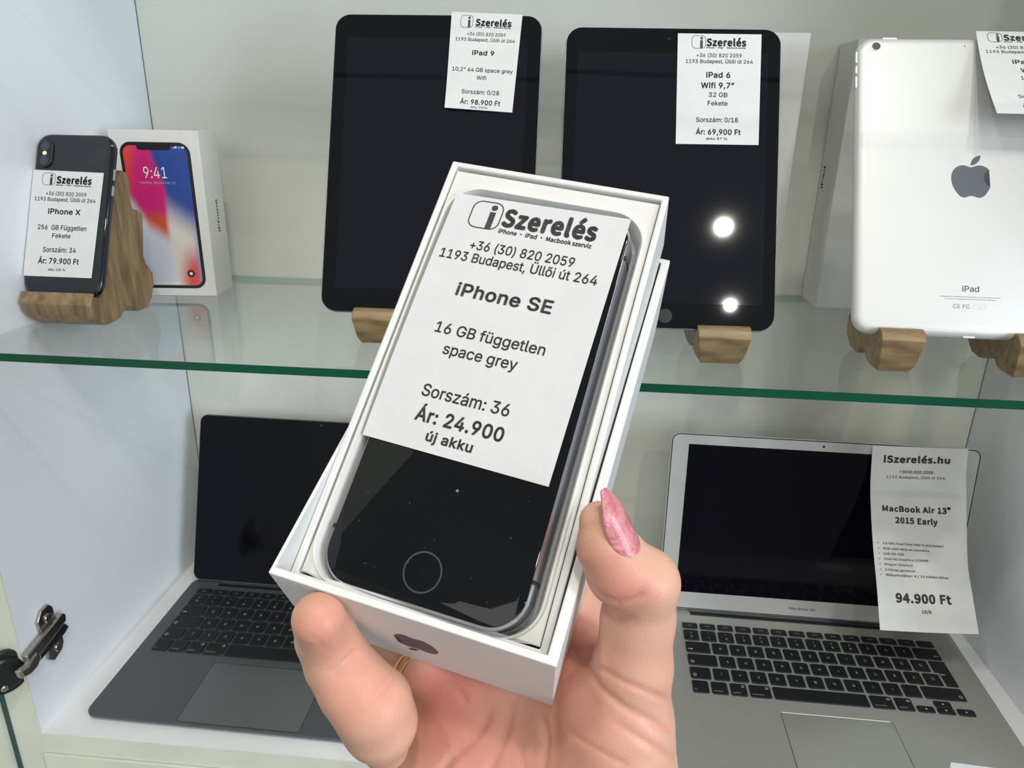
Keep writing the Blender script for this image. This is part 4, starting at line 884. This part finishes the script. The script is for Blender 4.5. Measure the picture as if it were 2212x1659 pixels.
# nails
ta = Vector((-0.455, 0.192, 0.869)).normalized(); tn = (Vector((0.9958, -0.0473, -0.078)) * 0.74 + Vector((0.078, -0.939, 0.3345)) * 0.67); tn = (tn - ta * tn.dot(ta)).normalized(); tb = ta.cross(tn)
def nail(name, base, a, n, bdir, L_, prof, R_, m, thick=.35, droop=1.2):
    b = MB(); nu, nv = 10, 14; hx = np.array([475, -340, 330])
    for off in (0, -thick):
        for j in range(nv + 1):
            v = j / nv; w_ = prof(v)
            for i in range(nu + 1):
                s_ = (i / nu * 2 - 1) * w_; th_ = s_ / R_
                p = Vector(base) + a * (L_ * v) + bdir * (R_ * math.sin(th_)) + n * (R_ * math.cos(th_) - R_ + off - droop * v * v)
                b.v.append((p.x - hx[0], p.y - hx[1], p.z - hx[2]))
    n1 = (nu + 1) * (nv + 1)
    for o_ in (0, n1): b.f += [(o_ + j * (nu + 1) + i, o_ + j * (nu + 1) + i + 1, o_ + (j + 1) * (nu + 1) + i + 1, o_ + (j + 1) * (nu + 1) + i) for j in range(nv) for i in range(nu)]
    bd = list(range(nu + 1)) + [j * (nu + 1) + nu for j in range(1, nv + 1)] + [nv * (nu + 1) + i for i in range(nu - 1, -1, -1)] + [j * (nu + 1) for j in range(nv - 1, 0, -1)]
    b.f += [(bd[k], bd[(k + 1) % len(bd)], bd[(k + 1) % len(bd)] + n1, bd[k] + n1) for k in range(len(bd))]; b.m = [0] * len(b.f)
    return b.build(name, m, hand, smooth=60)
pink = mat('pink_shimmer_polish', (0.55, 0.15, 0.165), 0.24, noise=(260, (0.74, 0.30, 0.34), 4), bump=(700, .7), coat=.35)
nail('thumb_nail', Vector((490.2, -334.2, 446.6)) + tn * 7.6 - ta * 0.8, ta, tn, tb, 17.2, lambda v: (4.9 * (1 - max(0, (.22 - v) / .22) ** 2 * .65)) * (1 - max(0, (v - .35) / .65) ** 1.6 * .82), 6.2, pink)['label'] = 'long pink shimmering thumb nail'
# ring on the ring finger

a, b = Vector(HAND['ring'][1][:3]), Vector(HAND['ring'][2][:3]); d = (b - a).normalized(); c0 = a + (b - a) * .12
t1_ = d.orthogonal().normalized(); t2_ = d.cross(t1_)
rg = MB()
for off in (-1.1, 1.1):
    rg.tube([c0 + d * off + (t1_ * math.cos(q) + t2_ * math.sin(q)) * 8.95 - c0 for q in [2 * math.pi * i / 48 for i in range(48)]], 0.55, seg=8, closed=True)
o = rg.build('finger_ring', M['gold'], smooth=60); o.location = tuple(c0 * S)
tag(o, 'thin double gold ring on the finger under the box', 'ring')
